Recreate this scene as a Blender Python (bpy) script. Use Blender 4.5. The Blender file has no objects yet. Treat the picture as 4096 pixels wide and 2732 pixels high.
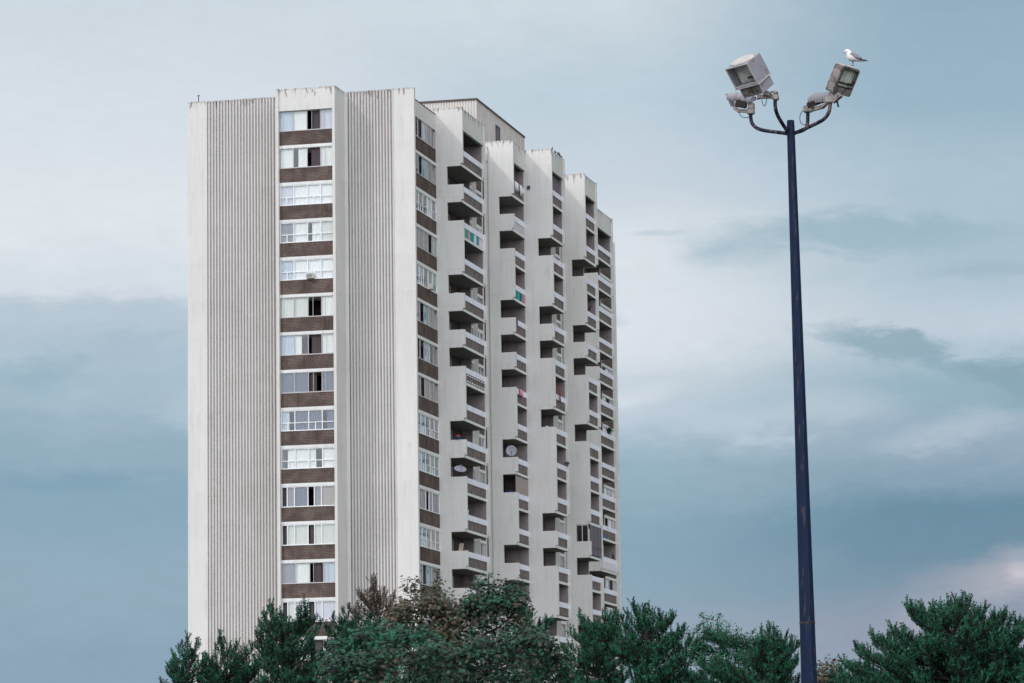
import bpy, math, random
import numpy as np
from mathutils import Vector, Matrix
random.seed(7); rng = np.random.default_rng(11)
R = math.radians
scn = bpy.context.scene
col = scn.collection
TZ = 52.607                      # height of the tower parapet above the ground

# ---------------------------------------------------------------- camera
RI = Vector((0.97044531, 0.24089358, -0.01435924)); UP = Vector((0.04723256, -0.13125199, 0.99022321)); FW = Vector((-0.23665373, 0.96163569, 0.1387509))
CAM = Vector((62.2577, -225.1525, 1.70)); FPX = 13538.4
cd = bpy.data.cameras.new('camera'); cd.sensor_width = 36; cd.lens = FPX/4096*36; cd.clip_start = 1; cd.clip_end = 9000
co = bpy.data.objects.new('camera', cd); col.objects.link(co)
co.matrix_world = Matrix(((RI.x, UP.x, -FW.x, CAM.x), (RI.y, UP.y, -FW.y, CAM.y), (RI.z, UP.z, -FW.z, CAM.z), (0, 0, 0, 1)))
scn.camera = co
scn.view_settings.view_transform = 'Standard'; scn.view_settings.look = 'None'; scn.view_settings.exposure = 0.0; scn.view_settings.gamma = 1
scn.render.resolution_x = 1024; scn.render.resolution_y = 683

def lin(c):
    return tuple(((v/255)/12.92 if v/255 <= .04045 else ((v/255+.055)/1.055)**2.4) for v in c)+(1,)

# ---------------------------------------------------------------- node helper
class NT:
    def __init__(s, tree): s.t = tree; s.n = tree.nodes; s.l = tree.links
    def put(s, sock, v):
        if hasattr(v, 'node'): s.l.new(v, sock)
        elif v is not None: sock.default_value = v
    def node(s, typ, ins=None, **kw):
        n = s.n.new(typ)
        for k, v in kw.items(): setattr(n, k, v)
        for k, v in (ins or {}).items(): s.put(n.inputs[k], v)
        return n
    def m(s, op, a, b=None, c=None, clamp=False):
        n = s.n.new('ShaderNodeMath'); n.operation = op; n.use_clamp = clamp
        for i, v in enumerate((a, b, c)): s.put(n.inputs[i], v) if v is not None else None
        return n.outputs[0]
    def mix(s, f, a, b, mode='MIX'):
        n = s.n.new('ShaderNodeMix'); n.data_type = 'RGBA'; n.blend_type = mode
        s.put(n.inputs[0], f); s.put(n.inputs[6], a); s.put(n.inputs[7], b); return n.outputs[2]
    def ss(s, x, a, b):              # smoothstep
        n = s.n.new('ShaderNodeMapRange'); n.interpolation_type = 'SMOOTHSTEP'
        s.put(n.inputs[0], x); n.inputs[1].default_value = a; n.inputs[2].default_value = b
        return n.outputs[0]
    def ramp(s, x, stops, interp='EASE'):
        n = s.n.new('ShaderNodeValToRGB'); cr = n.color_ramp; cr.interpolation = interp
        while len(cr.elements) < len(stops): cr.elements.new(0.5)
        for e, (p, c) in zip(cr.elements, stops): e.position = p; e.color = c
        s.put(n.inputs[0], x); return n.outputs[0]
    def noise(s, vec, scale, detail=4, rough=.5, dist=0):
        n = s.n.new('ShaderNodeTexNoise'); s.put(n.inputs['Vector'], vec)
        n.inputs['Scale'].default_value = scale; n.inputs['Detail'].default_value = detail; n.inputs['Roughness'].default_value = rough; n.inputs['Distortion'].default_value = dist
        return n.outputs[0]
    def vm(s, vec, sc):
        n = s.n.new('ShaderNodeMapping'); n.inputs['Scale'].default_value = sc; s.put(n.inputs[0], vec); return n.outputs[0]

# ---------------------------------------------------------------- sky and sun
SUNDIR = Vector((1, 1.15, -1.2)).normalized()          # the way the light travels
sun_el = math.asin(-SUNDIR.z); sun_az = math.atan2(-SUNDIR.x, -SUNDIR.y)
w = bpy.data.worlds.new('World'); scn.world = w; w.use_nodes = True
T = NT(w.node_tree); T.n.clear()
tc = T.node('ShaderNodeTexCoord').outputs['Generated']
sep = T.node('ShaderNodeSeparateXYZ', {0: tc})
dx, dy, dz = sep.outputs
az0 = math.atan2(FW.x, FW.y)
# azimuth from due north-of-view and elevation, in degrees, of every direction of the sky
az = T.m('MULTIPLY', T.m('SUBTRACT', T.m('ARCTAN2', dx, dy), az0), 57.29578)
el = T.m('MULTIPLY', T.m('ARCSINE', dz), 57.29578)
aecom = T.node('ShaderNodeCombineXYZ', {0: az, 1: T.m('MULTIPLY', el, 2.6), 2: 3.7}).outputs[0]
n1 = T.m('SUBTRACT', T.noise(aecom, .16, 5, .55, .6), .5)
n2 = T.m('SUBTRACT', T.noise(aecom, .7, 5, .6, .3), .5)
n3 = T.m('SUBTRACT', T.noise(aecom, 2.6, 4, .6), .5)
elw = T.m('ADD', el, T.m('ADD', T.m('MULTIPLY', n1, 1.0), T.m('ADD', T.m('MULTIPLY', n2, .6), T.m('MULTIPLY', n3, .16))))
azw = T.m('ADD', az, T.m('ADD', T.m('MULTIPLY', n1, 3.2), T.m('MULTIPLY', n2, 1.2)))
x = T.m('DIVIDE', elw, 20)
def st(l): return [(e/20, lin(c)) for e, c in l]
left = T.ramp(x, st([(0, (148,168,184)), (2.6, (142,166,185)), (4, (146,172,190)), (5.4, (138,169,187)), (6.3, (148,175,192)), (7.4, (170,191,206)), (8.55, (184,200,213)), (8.85, (212,220,229)), (10, (222,229,235)), (11.8, (214,222,231)), (13.8, (205,216,225)), (20, (196,208,220))]))
mid = T.ramp(x, st([(0, (150,166,182)), (2.6, (150,168,184)), (4.6, (136,166,184)), (5.7, (150,177,193)), (6.7, (190,205,217)), (8, (219,225,232)), (9.6, (218,225,232)), (10.8, (200,212,223)), (12.2, (190,207,219)), (13.8, (205,216,225)), (20, (200,212,223))]))
rgt = T.ramp(x, st([(0, (140,152,168)), (3, (146,156,174)), (4, (118,146,166)), (5, (110,144,164)), (6.1, (150,172,190)), (7.1, (150,178,194)), (8.2, (190,205,217)), (9.3, (170,192,206)), (10.5, (172,194,209)), (12, (152,180,198)), (14, (146,174,193)), (20, (160,184,202))]))
base = T.mix(T.ss(azw, -4.5, 1.2), left, mid)
base = T.mix(T.ss(azw, 1.6, 7.6), base, rgt)
def blob(a0, e0, ra, re, c, k, rot=0, hard=.6):
    global base
    da = T.m('SUBTRACT', T.m('ADD', az, T.m('MULTIPLY', n2, ra*.9)), a0); de = T.m('SUBTRACT', T.m('ADD', el, T.m('ADD', T.m('MULTIPLY', n2, re*2.2), T.m('MULTIPLY', n3, re*.8))), e0)
    c_, s_ = math.cos(R(rot)), math.sin(R(rot))
    u = T.m('DIVIDE', T.m('ADD', T.m('MULTIPLY', da, c_), T.m('MULTIPLY', de, s_)), ra)
    v = T.m('DIVIDE', T.m('SUBTRACT', T.m('MULTIPLY', de, c_), T.m('MULTIPLY', da, s_)), re)
    d = T.m('SQRT', T.m('ADD', T.m('MULTIPLY', u, u), T.m('MULTIPLY', v, v)))
    f = T.m('MULTIPLY', T.ss(d, 1.0, 1-hard), k)
    base = T.mix(f, base, lin(c))
# streaks and patches of the cloud deck (azimuth, elevation, radii in degrees)
blob(5.9, 9.65, 3.9, .42, (156,183,197), .8, 0, .75)
blob(3.9, 9.35, 1.5, .40, (168,191,203), .5, 0, .9)
blob(8.3, 9.0, 1.6, .22, (156,180,195), .5, 0, .8)
blob(2.5, 9.75, .7, .09, (185,202,214), .6, 0, .8)
blob(1.7, 8.3, .5, .13, (186,203,214), .6, 0, .8)
blob(6.5, 7.75, 2.0, .36, (142,170,185), .85, -12, .72)
blob(8.6, 7.15, 1.8, .45, (138,167,183), .9, -14, .72)
blob(4.9, 6.6, 2.6, .5, (196,208,219), .45, 6, .9)
blob(7.6, 6.35, 1.7, .42, (186,200,213), .6, 8, .9)
blob(2.0, 7.0, 1.1, .25, (220,226,233), .5, 8, .9)
blob(-6.4, 7.9, 1.3, .4, (166,187,203), .55, 6, .9)
blob(-8.2, 7.4, 1.4, .5, (148,176,192), .6, 0, .9)
blob(-7.4, 5.65, 2.4, .26, (126,160,180), .65, 0, .9)
blob(-5.2, 6.9, 1.4, .5, (184,200,213), .5, 0, .9)
blob(-7.2, 6.5, 2.2, .35, (160,182,198), .5, 0, .9)
blob(7.0, 4.6, 3.2, .8, (110,143,163), .55, 0, .9)
blob(4.0, 5.5, 2.2, .6, (146,170,187), .5, 0, .9)
blob(8.0, 3.6, 2.2, .45, (160,168,182), .7, 5, .9)
blob(6.9, 3.05, 1.0, .5, (172,172,186), .6, 0, .9)
blob(8.1, 3.75, 1.1, .45, (176,178,190), .75, 0, .9)
blob(8.45, 3.85, .38, .32, (204,199,207), .9, 0, .9)
blob(8.6, 4.15, .9, .3, (180,182,194), .6, 0, .9)
blob(7.4, 3.9, 1.3, .4, (160,166,180), .5, 8, .9)
blob(3.0, 2.9, 3.0, .6, (152,166,184), .5, 0, .9)
grain = T.m('ADD', 1.0, T.m('ADD', T.m('MULTIPLY', n3, .07), T.m('MULTIPLY', n2, .10)))
base = T.mix(1.0, base, T.node('ShaderNodeCombineXYZ', {0: grain, 1: grain, 2: grain}).outputs[0], 'MULTIPLY')
# the rest of the dome: clear-sky model behind a bright, broken overcast, with an added bright lobe behind the camera to fill shaded piers, right side dimmed
sky = T.node('ShaderNodeTexSky'); sky.sky_type = 'NISHITA'; sky.sun_disc = False; sky.sun_elevation = sun_el; sky.sun_rotation = sun_az
nis = T.mix(1.0, sky.outputs[0], (.10, .10, .10, 1), 'MULTIPLY')
cn = T.noise(T.vm(tc, (1, 1, 2.5)), 2.2, 6, .55, .4)
cloudc = T.mix(T.ss(cn, .35, .65), lin((200,206,213)), lin((238,238,240)))
dome = T.mix(.9, nis, cloudc)
def dotdir(v):
    return T.node('ShaderNodeVectorMath', {0: tc, 1: tuple(v)}, operation='DOT_PRODUCT').outputs['Value']
glow = T.m('POWER', T.m('MAXIMUM', dotdir(Vector((.40, -.85, .38)).normalized()), 0.0), 2.0)
gl = T.m('ADD', 1.0, T.m('MULTIPLY', glow, 2.45))
dim = T.m('SUBTRACT', 1.0, T.m('MULTIPLY', T.ss(dotdir(Vector((.97, .2, .1)).normalized()), .35, .9), .45))
gl = T.m('MULTIPLY', gl, dim)
dome = T.mix(1.0, dome, T.node('ShaderNodeCombineXYZ', {0: gl, 1: gl, 2: gl}).outputs[0], 'MULTIPLY')
f_out = T.m('MAXIMUM', T.ss(dotdir(FW), .955, .90), T.ss(el, 15, 24))
final = T.mix(f_out, base, dome)
low = T.ss(el, -.5, -3)
final = T.mix(low, final, (.06, .065, .06, 1))
bg = T.node('ShaderNodeBackground', {0: final, 1: 1.0})
T.l.new(bg.outputs[0], T.node('ShaderNodeOutputWorld').inputs[0])
sl = bpy.data.lights.new('sun', 'SUN'); sl.energy = 1.15; sl.angle = R(3.5); sl.color = (1, .93, .90)
so = bpy.data.objects.new('sun', sl); so.rotation_euler = SUNDIR.to_track_quat('-Z', 'Y').to_euler(); so.location = (0, -60, 120); col.objects.link(so)

# ---------------------------------------------------------------- materials
MATS = {}
def mat(name, c=(.5,.5,.5), rough=.8, metal=0, spec=.3, var=0, vscale=2.0, bump=0, bscale=20, srgb=None, alpha=None):
    if name in MATS: return MATS[name]
    m = bpy.data.materials.new(name); m.use_nodes = True; t = NT(m.node_tree); b = t.n['Principled BSDF']
    if srgb: c = lin(srgb)[:3]
    b.inputs['Roughness'].default_value = rough; b.inputs['Metallic'].default_value = metal; b.inputs['Specular IOR Level'].default_value = spec
    oc = t.node('ShaderNodeTexCoord').outputs['Object']
    if var:
        nz = t.noise(oc, vscale, 5, .6)
        cc = t.mix(t.ss(nz, .3, .7), tuple(v*(1-var) for v in c)+(1,), tuple(min(1, v*(1+var)) for v in c)+(1,))
        t.l.new(cc, b.inputs['Base Color'])
    else: b.inputs['Base Color'].default_value = tuple(c)+(1,)
    if bump:
        bn = t.node('ShaderNodeBump', {'Strength': bump, 'Distance': .02, 'Height': t.noise(oc, bscale, 4, .6)}); t.l.new(bn.outputs[0], b.inputs['Normal'])
    MATS[name] = m; m['nt'] = 1; return m
def concrete(name, c, seam=True, streak=.75):
    m = bpy.data.materials.new(name); m.use_nodes = True; t = NT(m.node_tree); b = t.n['Principled BSDF']
    b.inputs['Roughness'].default_value = .9; b.inputs['Specular IOR Level'].default_value = .2
    oc = t.node('ShaderNodeTexCoord').outputs['Object']
    z = t.node('ShaderNodeSeparateXYZ', {0: oc}).outputs[2]
    big = t.noise(oc, .35, 5, .6); fine = t.noise(oc, 5, 5, .65); vst = t.noise(t.vm(oc, (2.2, 2.2, .16)), 1.2, 5, .7)
    cc = t.mix(t.m('MULTIPLY', t.ss(big, .35, .7), .35), tuple(c)+(1,), tuple(v*.86 for v in c)+(1,))
    mot = t.noise(oc, 1.1, 4, .6); cc = t.mix(t.m('MULTIPLY', t.ss(mot, .35, .7), .5), cc, (c[0]*.90, c[1]*.965, c[2]*.93, 1))
    pat = t.noise(t.vm(oc, (1, 1, .55)), .18, 3, .5); cc = t.mix(t.m('MULTIPLY', t.ss(pat, .48, .58), .22), cc, (c[0]*.78, c[1]*.76, c[2]*.75, 1))
    cc = t.mix(t.m('MULTIPLY', t.ss(fine, .45, .8), .3), cc, tuple(v*.84 for v in c)+(1,))
    cc = t.mix(t.m('MULTIPLY', t.ss(vst, .46, .78), .5), cc, (c[0]*.72, c[1]*.72, c[2]*.73, 1))
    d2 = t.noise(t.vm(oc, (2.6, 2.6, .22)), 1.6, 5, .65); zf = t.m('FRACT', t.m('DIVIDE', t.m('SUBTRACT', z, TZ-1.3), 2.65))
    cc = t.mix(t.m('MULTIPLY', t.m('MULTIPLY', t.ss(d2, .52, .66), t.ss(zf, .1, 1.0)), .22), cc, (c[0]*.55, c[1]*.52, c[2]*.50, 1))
    # rain dirt running down from the parapet
    top = t.ss(z, TZ-1.5, TZ+.02); drip = t.noise(t.vm(oc, (3.1, 3.1, .5)), 1.9, 4, .6)
    thr = t.m('SUBTRACT', t.m('ADD', drip, t.m('MULTIPLY', top, .29)), .785)
    cc = t.mix(t.m('MULTIPLY', t.ss(thr, 0, .14), streak), cc, (.10, .082, .078, 1))
    edge = t.m('MULTIPLY', t.ss(t.noise(oc, 6, 4, .7), .42, .6), t.ss(z, TZ-.22, TZ-.05))
    cc = t.mix(t.m('MULTIPLY', edge, .55), cc, (.16, .135, .13, 1))
    if seam:   # faint day joint each storey
        fr = t.m('FRACT', t.m('DIVIDE', t.m('SUBTRACT', z, TZ-1.3), 2.65)); s_ = t.m('LESS_THAN', fr, .018)
        cc = t.mix(t.m('MULTIPLY', t.m('MULTIPLY', s_, t.ss(big, .4, .6)), .22), cc, tuple(v*.55 for v in c)+(1,))
    t.l.new(cc, b.inputs['Base Color'])
    bn = t.node('ShaderNodeBump', {'Strength': .35, 'Distance': .02, 'Height': fine}); t.l.new(bn.outputs[0], b.inputs['Normal'])
    MATS[name] = m; return m
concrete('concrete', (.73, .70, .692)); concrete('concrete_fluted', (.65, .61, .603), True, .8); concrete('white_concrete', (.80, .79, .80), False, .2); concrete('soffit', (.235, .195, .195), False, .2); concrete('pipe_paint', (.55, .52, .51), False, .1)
def brick():
    m = bpy.data.materials.new('brown_brick'); m.use_nodes = True; t = NT(m.node_tree); b = t.n['Principled BSDF']
    b.inputs['Roughness'].default_value = .9; b.inputs['Specular IOR Level'].default_value = .15
    oc = t.node('ShaderNodeTexCoord').outputs['Object']; s = t.node('ShaderNodeSeparateXYZ', {0: oc}).outputs
    v = t.node('ShaderNodeCombineXYZ', {0: t.m('ADD', s[0], s[1]), 1: s[2], 2: 0.0}).outputs[0]
    br = t.node('ShaderNodeTexBrick', {'Vector': v}); br.inputs['Color1'].default_value = (.092, .066, .059, 1); br.inputs['Color2'].default_value = (.115, .084, .077, 1); br.inputs['Mortar'].default_value = (.27, .21, .19, 1)
    br.inputs['Scale'].default_value = 1; br.inputs['Brick Width'].default_value = .28; br.inputs['Row Height'].default_value = .105; br.inputs['Mortar Size'].default_value = .012; br.inputs['Bias'].default_value = -.1
    nz = t.noise(oc, .9, 5, .7); nz2 = t.noise(oc, 7, 3, .6)
    cc = t.mix(t.m('MULTIPLY', t.ss(nz, .35, .6), .85), br.outputs[0], (.082, .060, .054, 1)); cc = t.mix(t.m('MULTIPLY', t.ss(t.noise(t.vm(oc, (1.4, 1.4, .2)), 1.3, 4, .6), .55, .7), .5), cc, (.045, .034, .033, 1))
    cc = t.mix(t.m('MULTIPLY', t.ss(nz2, .62, .72), .35), cc, (.28, .23, .21, 1))
    t.l.new(cc, b.inputs['Base Color']); MATS['brick'] = m
brick()
def glassm(name, tint=(1,1,1), refl=.2):
    m = bpy.data.materials.new(name); m.use_nodes = True; t = NT(m.node_tree); t.n.clear()
    tr = t.node('ShaderNodeBsdfTransparent', {0: tint+(1,)}); gl = t.node('ShaderNodeBsdfGlossy', {0: (.95,.97,1,1), 'Roughness': .06})
    fr = t.node('ShaderNodeLayerWeight', {0: .5}); f = t.m('ADD', refl*.5, t.m('MULTIPLY', t.m('POWER', fr.outputs['Facing'], 4.0), .5), clamp=True)
    mx = t.node('ShaderNodeMixShader', {0: f, 1: tr.outputs[0], 2: gl.outputs[0]}); t.l.new(mx.outputs[0], t.node('ShaderNodeOutputMaterial').inputs[0]); MATS[name] = m
glassm('window_glass', (.97, .98, .98), .14)
glassm('lamp_glass', (.99, 1, .99), .16)
def cloth(name, c, var=.12, trans=.12, stripes=None):
    m = bpy.data.materials.new(name); m.use_nodes = True; t = NT(m.node_tree); t.n.clear(); oc = t.node('ShaderNodeTexCoord').outputs['Object']
    nz = t.noise(t.vm(oc, (6, 6, .6)), 2, 4, .6); c = lin(c)
    cc = t.mix(t.ss(nz, .3, .7), tuple(v*(1-var) for v in c[:3])+(1,), c)
    d = t.node('ShaderNodeBsdfDiffuse', {0: cc}); tl = t.node('ShaderNodeBsdfTranslucent', {0: cc}); mx = t.node('ShaderNodeMixShader', {0: trans, 1: d.outputs[0], 2: tl.outputs[0]})
    t.l.new(mx.outputs[0], t.node('ShaderNodeOutputMaterial').inputs[0]); MATS[name] = m
for k, c in dict(wht=(248,248,246), blu=(205,216,230), lav=(222,220,232), gry=(150,145,152), ivo=(228,228,222), bld=(255,255,255), nav=(110,116,138), drk=(92,84,88), tan=(176,165,160), grn=(176,200,186), cya=(150,205,222), pat=(150,152,165)).items(): cloth('curtain_'+k, c)
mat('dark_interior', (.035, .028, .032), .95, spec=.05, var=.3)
mat('balcony_wall', (.11, .086, .09), .9, var=.15); mat('balcony_lining', (.27, .23, .235), .9, var=.12)  # brown interior tones, darkened so the balcony shade sits in the colour
mat('door_glass', (.03, .028, .034), .15, spec=.5); mat('white_frame', srgb=(238,238,242), rough=.5); mat('alu_frame', srgb=(196,190,192), rough=.5); mat('dark_frame', srgb=(70,62,66), rough=.5)
mat('rail_beam', srgb=(236,236,248), rough=.7, var=.06, vscale=1)
mat('rail_mesh', (.165, .132, .130), rough=.75, var=.3, vscale=2.2)
mat('rail_bar', (.24, .21, .205), rough=.7)
mat('metal_clad', (.60, .565, .54), .6, var=.06, vscale=.6); mat('roof_cap', srgb=(90,78,74), rough=.7); mat('gravel_roof', (.25,.24,.23), .95)

# ---------------------------------------------------------------- mesh helpers
class MB:
    def __init__(s): s.v = []; s.f = []
    def box(s, x0, x1, y0, y1, z0, z1):
        x0, x1 = sorted((x0, x1)); y0, y1 = sorted((y0, y1)); z0, z1 = sorted((z0, z1)); n = len(s.v)
        s.v += [(x0,y0,z0),(x1,y0,z0),(x1,y1,z0),(x0,y1,z0),(x0,y0,z1),(x1,y0,z1),(x1,y1,z1),(x0,y1,z1)]
        s.f += [tuple(n+i for i in q) for q in ((0,3,2,1),(4,5,6,7),(0,1,5,4),(1,2,6,5),(2,3,7,6),(3,0,4,7))]; return s
    def prism(s, pts, fn):               # 2D outline swept between fn(p,0) and fn(p,1)
        n = len(s.v); k = len(pts)
        s.v += [fn(p, 0) for p in pts]+[fn(p, 1) for p in pts]
        s.f += [tuple(range(n, n+k)), tuple(range(n+2*k-1, n+k-1, -1))]+[(n+i, n+(i+1) % k, n+k+(i+1) % k, n+k+i) for i in range(k)]; return s
    def tube(s, path, rad, seg=8, caps=True):
        path = [Vector(p) for p in path]; rad = rad if isinstance(rad, (list, tuple)) else [rad]*len(path); n = len(s.v); ref = None
        for i, p in enumerate(path):
            d = (path[min(i+1, len(path)-1)]-path[max(i-1, 0)]).normalized()
            if ref is None: ref = Vector((0,0,1)) if abs(d.z) < .9 else Vector((1,0,0))
            a = d.cross(ref).normalized(); b = a.cross(d); ref = b
            for j in range(seg):
                t = 2*math.pi*j/seg; s.v.append(tuple(p+(a*math.cos(t)+b*math.sin(t))*rad[i]))
        for i in range(len(path)-1):
            for j in range(seg): s.f.append((n+i*seg+j, n+i*seg+(j+1) % seg, n+(i+1)*seg+(j+1) % seg, n+(i+1)*seg+j))
        if caps: s.f += [tuple(range(n+seg-1, n-1, -1)), tuple(range(n+(len(path)-1)*seg, n+len(path)*seg))]
        return s
    def ring_loft(s, rings, caps=True):
        n = len(s.v); k = len(rings[0])
        for r_ in rings: s.v += [tuple(p) for p in r_]
        for i in range(len(rings)-1):
            for j in range(k): s.f.append((n+i*k+j, n+i*k+(j+1) % k, n+(i+1)*k+(j+1) % k, n+(i+1)*k+j))
        if caps: s.f += [tuple(range(n+k-1, n-1, -1)), tuple(range(n+(len(rings)-1)*k, n+len(rings)*k))]
        return s
    def build(s, name, m, parent=None, smooth=False, bevel=0, loc=None, normals=True):
        me = bpy.data.meshes.new(name); me.from_pydata(s.v, [], s.f); me.update()
        if normals:
            import bmesh
            b = bmesh.new(); b.from_mesh(me); bmesh.ops.recalc_face_normals(b, faces=b.faces)
            if bevel: bmesh.ops.bevel(b, geom=b.edges[:], offset=bevel, segments=2, affect='EDGES')
            b.to_mesh(me); b.free()
        if isinstance(m, str): m = [m]
        for q in m: me.materials.append(MATS[q])
        if smooth: me.polygons.foreach_set('use_smooth', [True]*len(me.polygons))
        o = bpy.data.objects.new(name, me); col.objects.link(o)
        if parent: o.parent = parent
        if loc: o.location = loc
        return o
def thing(name, label, cat, loc=(0,0,0), group=None, rot=None):
    o = bpy.data.objects.new(name, None); col.objects.link(o); o.location = loc; o['label'] = label; o['category'] = cat
    if rot is not None: o.rotation_euler = rot
    if group: o['group'] = group
    return o
def tag(o, label, cat, group=None):
    o['label'] = label; o['category'] = cat
    if group: o['group'] = group
    return o
def ray(x, y): return (FW+RI*((x-2048)/FPX)-UP*((y-1366)/FPX))     # full-size photo pixel -> direction, used to survey positions
def onY(x, y, Y): d = ray(x, y); return CAM+d*((Y-CAM.y)/d.y)
def onX(x, y, X): d = ray(x, y); return CAM+d*((X-CAM.x)/d.x)

# ---------------------------------------------------------------- ground
mat('asphalt', (.055,.055,.058), .95, var=.25, vscale=.4); mat('lawn', (.035,.07,.03), 1, var=.4, vscale=.3)
g = MB(); g.v = [(-4000,-4000,0),(4000,-4000,0),(4000,4000,0),(-4000,4000,0)]; g.f = [(0,1,2,3)]
o = g.build('ground', 'lawn', normals=False); o['kind'] = 'structure'
g = MB(); g.v = [(-60,-262,.004),(170,-262,.004),(170,-150,.004),(-60,-150,.004)]; g.f = [(0,1,2,3)]
o = g.build('parking_lot', 'asphalt', normals=False); o['kind'] = 'structure'

# ================================================================ the tower
H = 2.65; S0 = TZ-3.0527; P0 = TZ-3.0284; NF = 19
tower = thing('apartment_tower', 'tall pale concrete apartment tower with fluted panels, brown brick bands and stacked balconies', 'apartment building')
def sill(k): return S0-k*H
def par(k): return P0-k*H
def stop(k): return par(k)-1.09
def sbot(k): return par(k)-1.29
# --- end wall (faces the camera)
XL, XF, BL, BR = -16.8134, -15.3563, -9.4591, -5.1198; F2a, F2b = -4.88, -1.51; TH = .32; YB = -2.087
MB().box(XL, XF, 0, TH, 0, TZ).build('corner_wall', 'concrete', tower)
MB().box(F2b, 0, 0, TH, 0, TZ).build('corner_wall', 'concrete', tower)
MB().box(BL+.25, F2a, .1, TH, 0, TZ-.02).build('bay_back_wall', 'dark_interior', tower)
def flutes(xa, xb, n):
    p = (xb-xa)/n; pts = []
    for i in range(n):
        x0 = xa+i*p; j1, j2 = (random.uniform(-.025, .025) for _ in '12')
        pts += [(x0, .17), (x0+p*.33, .18), (x0+p*(.42+j1), .03), (x0+p*(.49+j1), j2*.2), (x0+p*(.90+j2), j1*.2), (x0+p*.985, .03)]
    pts += [(xb, TH), (xa, TH)]
    mb = MB(); z0, z1 = 0, TZ-.015; n0 = len(pts); mb.v = [(a, b, z0) for a, b in pts]+[(a, b, z1) for a, b in pts]
    mb.f = [(i, (i+1) % n0, n0+(i+1) % n0, n0+i) for i in range(n0)]+[tuple(range(n0, 2*n0)), tuple(range(n0-1, -1, -1))]
    return mb
flutes(XF, BL, 26).build('fluted_panel', 'concrete_fluted', tower)
flutes(F2a, F2b, 15).build('fluted_panel', 'concrete_fluted', tower)
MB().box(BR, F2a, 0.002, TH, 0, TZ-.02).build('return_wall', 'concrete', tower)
# --- bay with the front window column
fy = YB-.26
MB().box(BL, BL+.20, fy, 0, 0, TZ).build('bay_side_wall', 'concrete', tower)
MB().box(BR-.20, BR, fy, 0, 0, TZ).build('bay_side_wall', 'concrete', tower)
wl, wr = BL+.20, BR-.20
MB().box(wl, wr, YB-.14, YB+.15, S0+1.45, TZ-.03).build('bay_parapet', 'concrete', tower)
MB().box(wl, wr, YB+.15, 0, TZ-.7, TZ-.45).build('bay_roof', 'gravel_roof', tower)
# --- generic window builder on an axis-aligned wall plane
def frame_axes(kind, plane):
    # local (u along the wall, n outwards, z) -> world box
    if kind == 'front': return lambda mb, u0, u1, n0, n1, z0, z1: mb.box(u0, u1, plane-n1, plane-n0, z0, z1)
    return lambda mb, u0, u1, n0, n1, z0, z1: mb.box(plane+n0, plane+n1, u0, u1, z0, z1)
def pt(kind, plane, u, n, z): return (u, plane-n, z) if kind == 'front' else (plane+n, u, z)
def curtain(kind, plane, u0, u1, z0, z1, nn, ph=0):
    mb = MB(); k = max(6, int((u1-u0)/.035)); amp = .022
    for i in range(k+1):
        u = u0+(u1-u0)*i/k; a = amp*(math.sin(i*1.9+ph)+.5*math.sin(i*.83+ph*2))
        mb.v += [pt(kind, plane, u, nn+a*.6, z1), pt(kind, plane, u+(random.random()-.5)*.01, nn+a, z0)]
    mb.f = [(2*i, 2*i+1, 2*i+3, 2*i+2) for i in range(k)]
    return mb
def window(kind, plane, u0, u1, z0, z1, style, codes, parent):
    bx = frame_axes(kind, plane); W = u1-u0; fm = MB(); gms = []; ct = []
    fr = 'white_frame' if style in 'BCH' else 'alu_frame'; t = .05 if style in 'BCH' else .035
    bx(fm, u0, u1, -.06, .03, z0, z0+.06); bx(fm, u0, u1, -.06, .01, z1-t, z1); bx(fm, u0, u0+t, -.06, .012, z0+.06, z1-t); bx(fm, u1-t, u1, -.06, .012, z0+.06, z1-t)
    n = len(codes)
    if style == 'C': cuts = [0, .105, .24, .49, .61, .74, 1][:n+1] if n == 6 else [i/n for i in range(n+1)]
    elif n == 4: cuts = [0, .255, .515, .765, 1]
    else: cuts = [i/n for i in range(n+1)]
    zt = z0+.06; zu = z1-t; zm = z0+(z1-z0)*.40
    for i in range(n):
        a = u0+W*cuts[i]; b = u0+W*cuts[i+1]; c = codes[i]; half = (style == 'B') or (style == 'H' and i < n//2)
        if i: bx(fm, a-t*.6, a+t*.6, -.055, .02 if i % 2 == 0 else .008, zt, zu)
        if half:
            bx(fm, a+t*.6, b-t*.6, -.05, .005, zm-.025, zm+.025)
            if i % 2 == 0: bx(fm, (a+b)/2-.03, (a+b)/2+.03, -.05, .004, zt, zm-.025)
        if style == 'A' and i == n-1 or style == 'A' and n == 4 and i == 2 and random.random() < .7:
            q = a+(b-a)*random.choice((.28, .36)); bx(fm, q-.012, q+.012, -.05, -.004, zt, zu)
        openp = (c == 'drk') and style != 'N'
        if not openp: gms.append(bx(MB(), a+.01, b-.01, -.030, -.026, zt, zu))
        if c and c != 'drk':
            r_ = random.random(); ca, cb = a+.02, b-.02
            if c.endswith('+'): ca = a+(b-a)*(.30+.2*r_); c = c[:-1]
            elif c.endswith('-'): cb = a+(b-a)*(.45+.2*r_); c = c[:-1]
            ct.append((c, curtain(kind, plane, ca, cb, z0+.03, z1-.03 if half is False else z1-.05, -.095-.015*random.random(), random.random()*9)))
        elif c == 'drk' and random.random() < .9:
            w_ = (b-a)*random.uniform(.45, .75); s_ = random.uniform(a+.05, b-w_)
            ct.append(('drk', curtain(kind, plane, s_, s_+w_, z0+.03, z1-.03, -.16, random.random()*9)))
    f = fm.build('window', fr, parent)
    for gm in gms: gm.build('pane', 'window_glass', f)
    for c, m in ct: m.build('curtain', 'curtain_'+c, f, smooth=True, normals=False)
    return f
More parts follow.
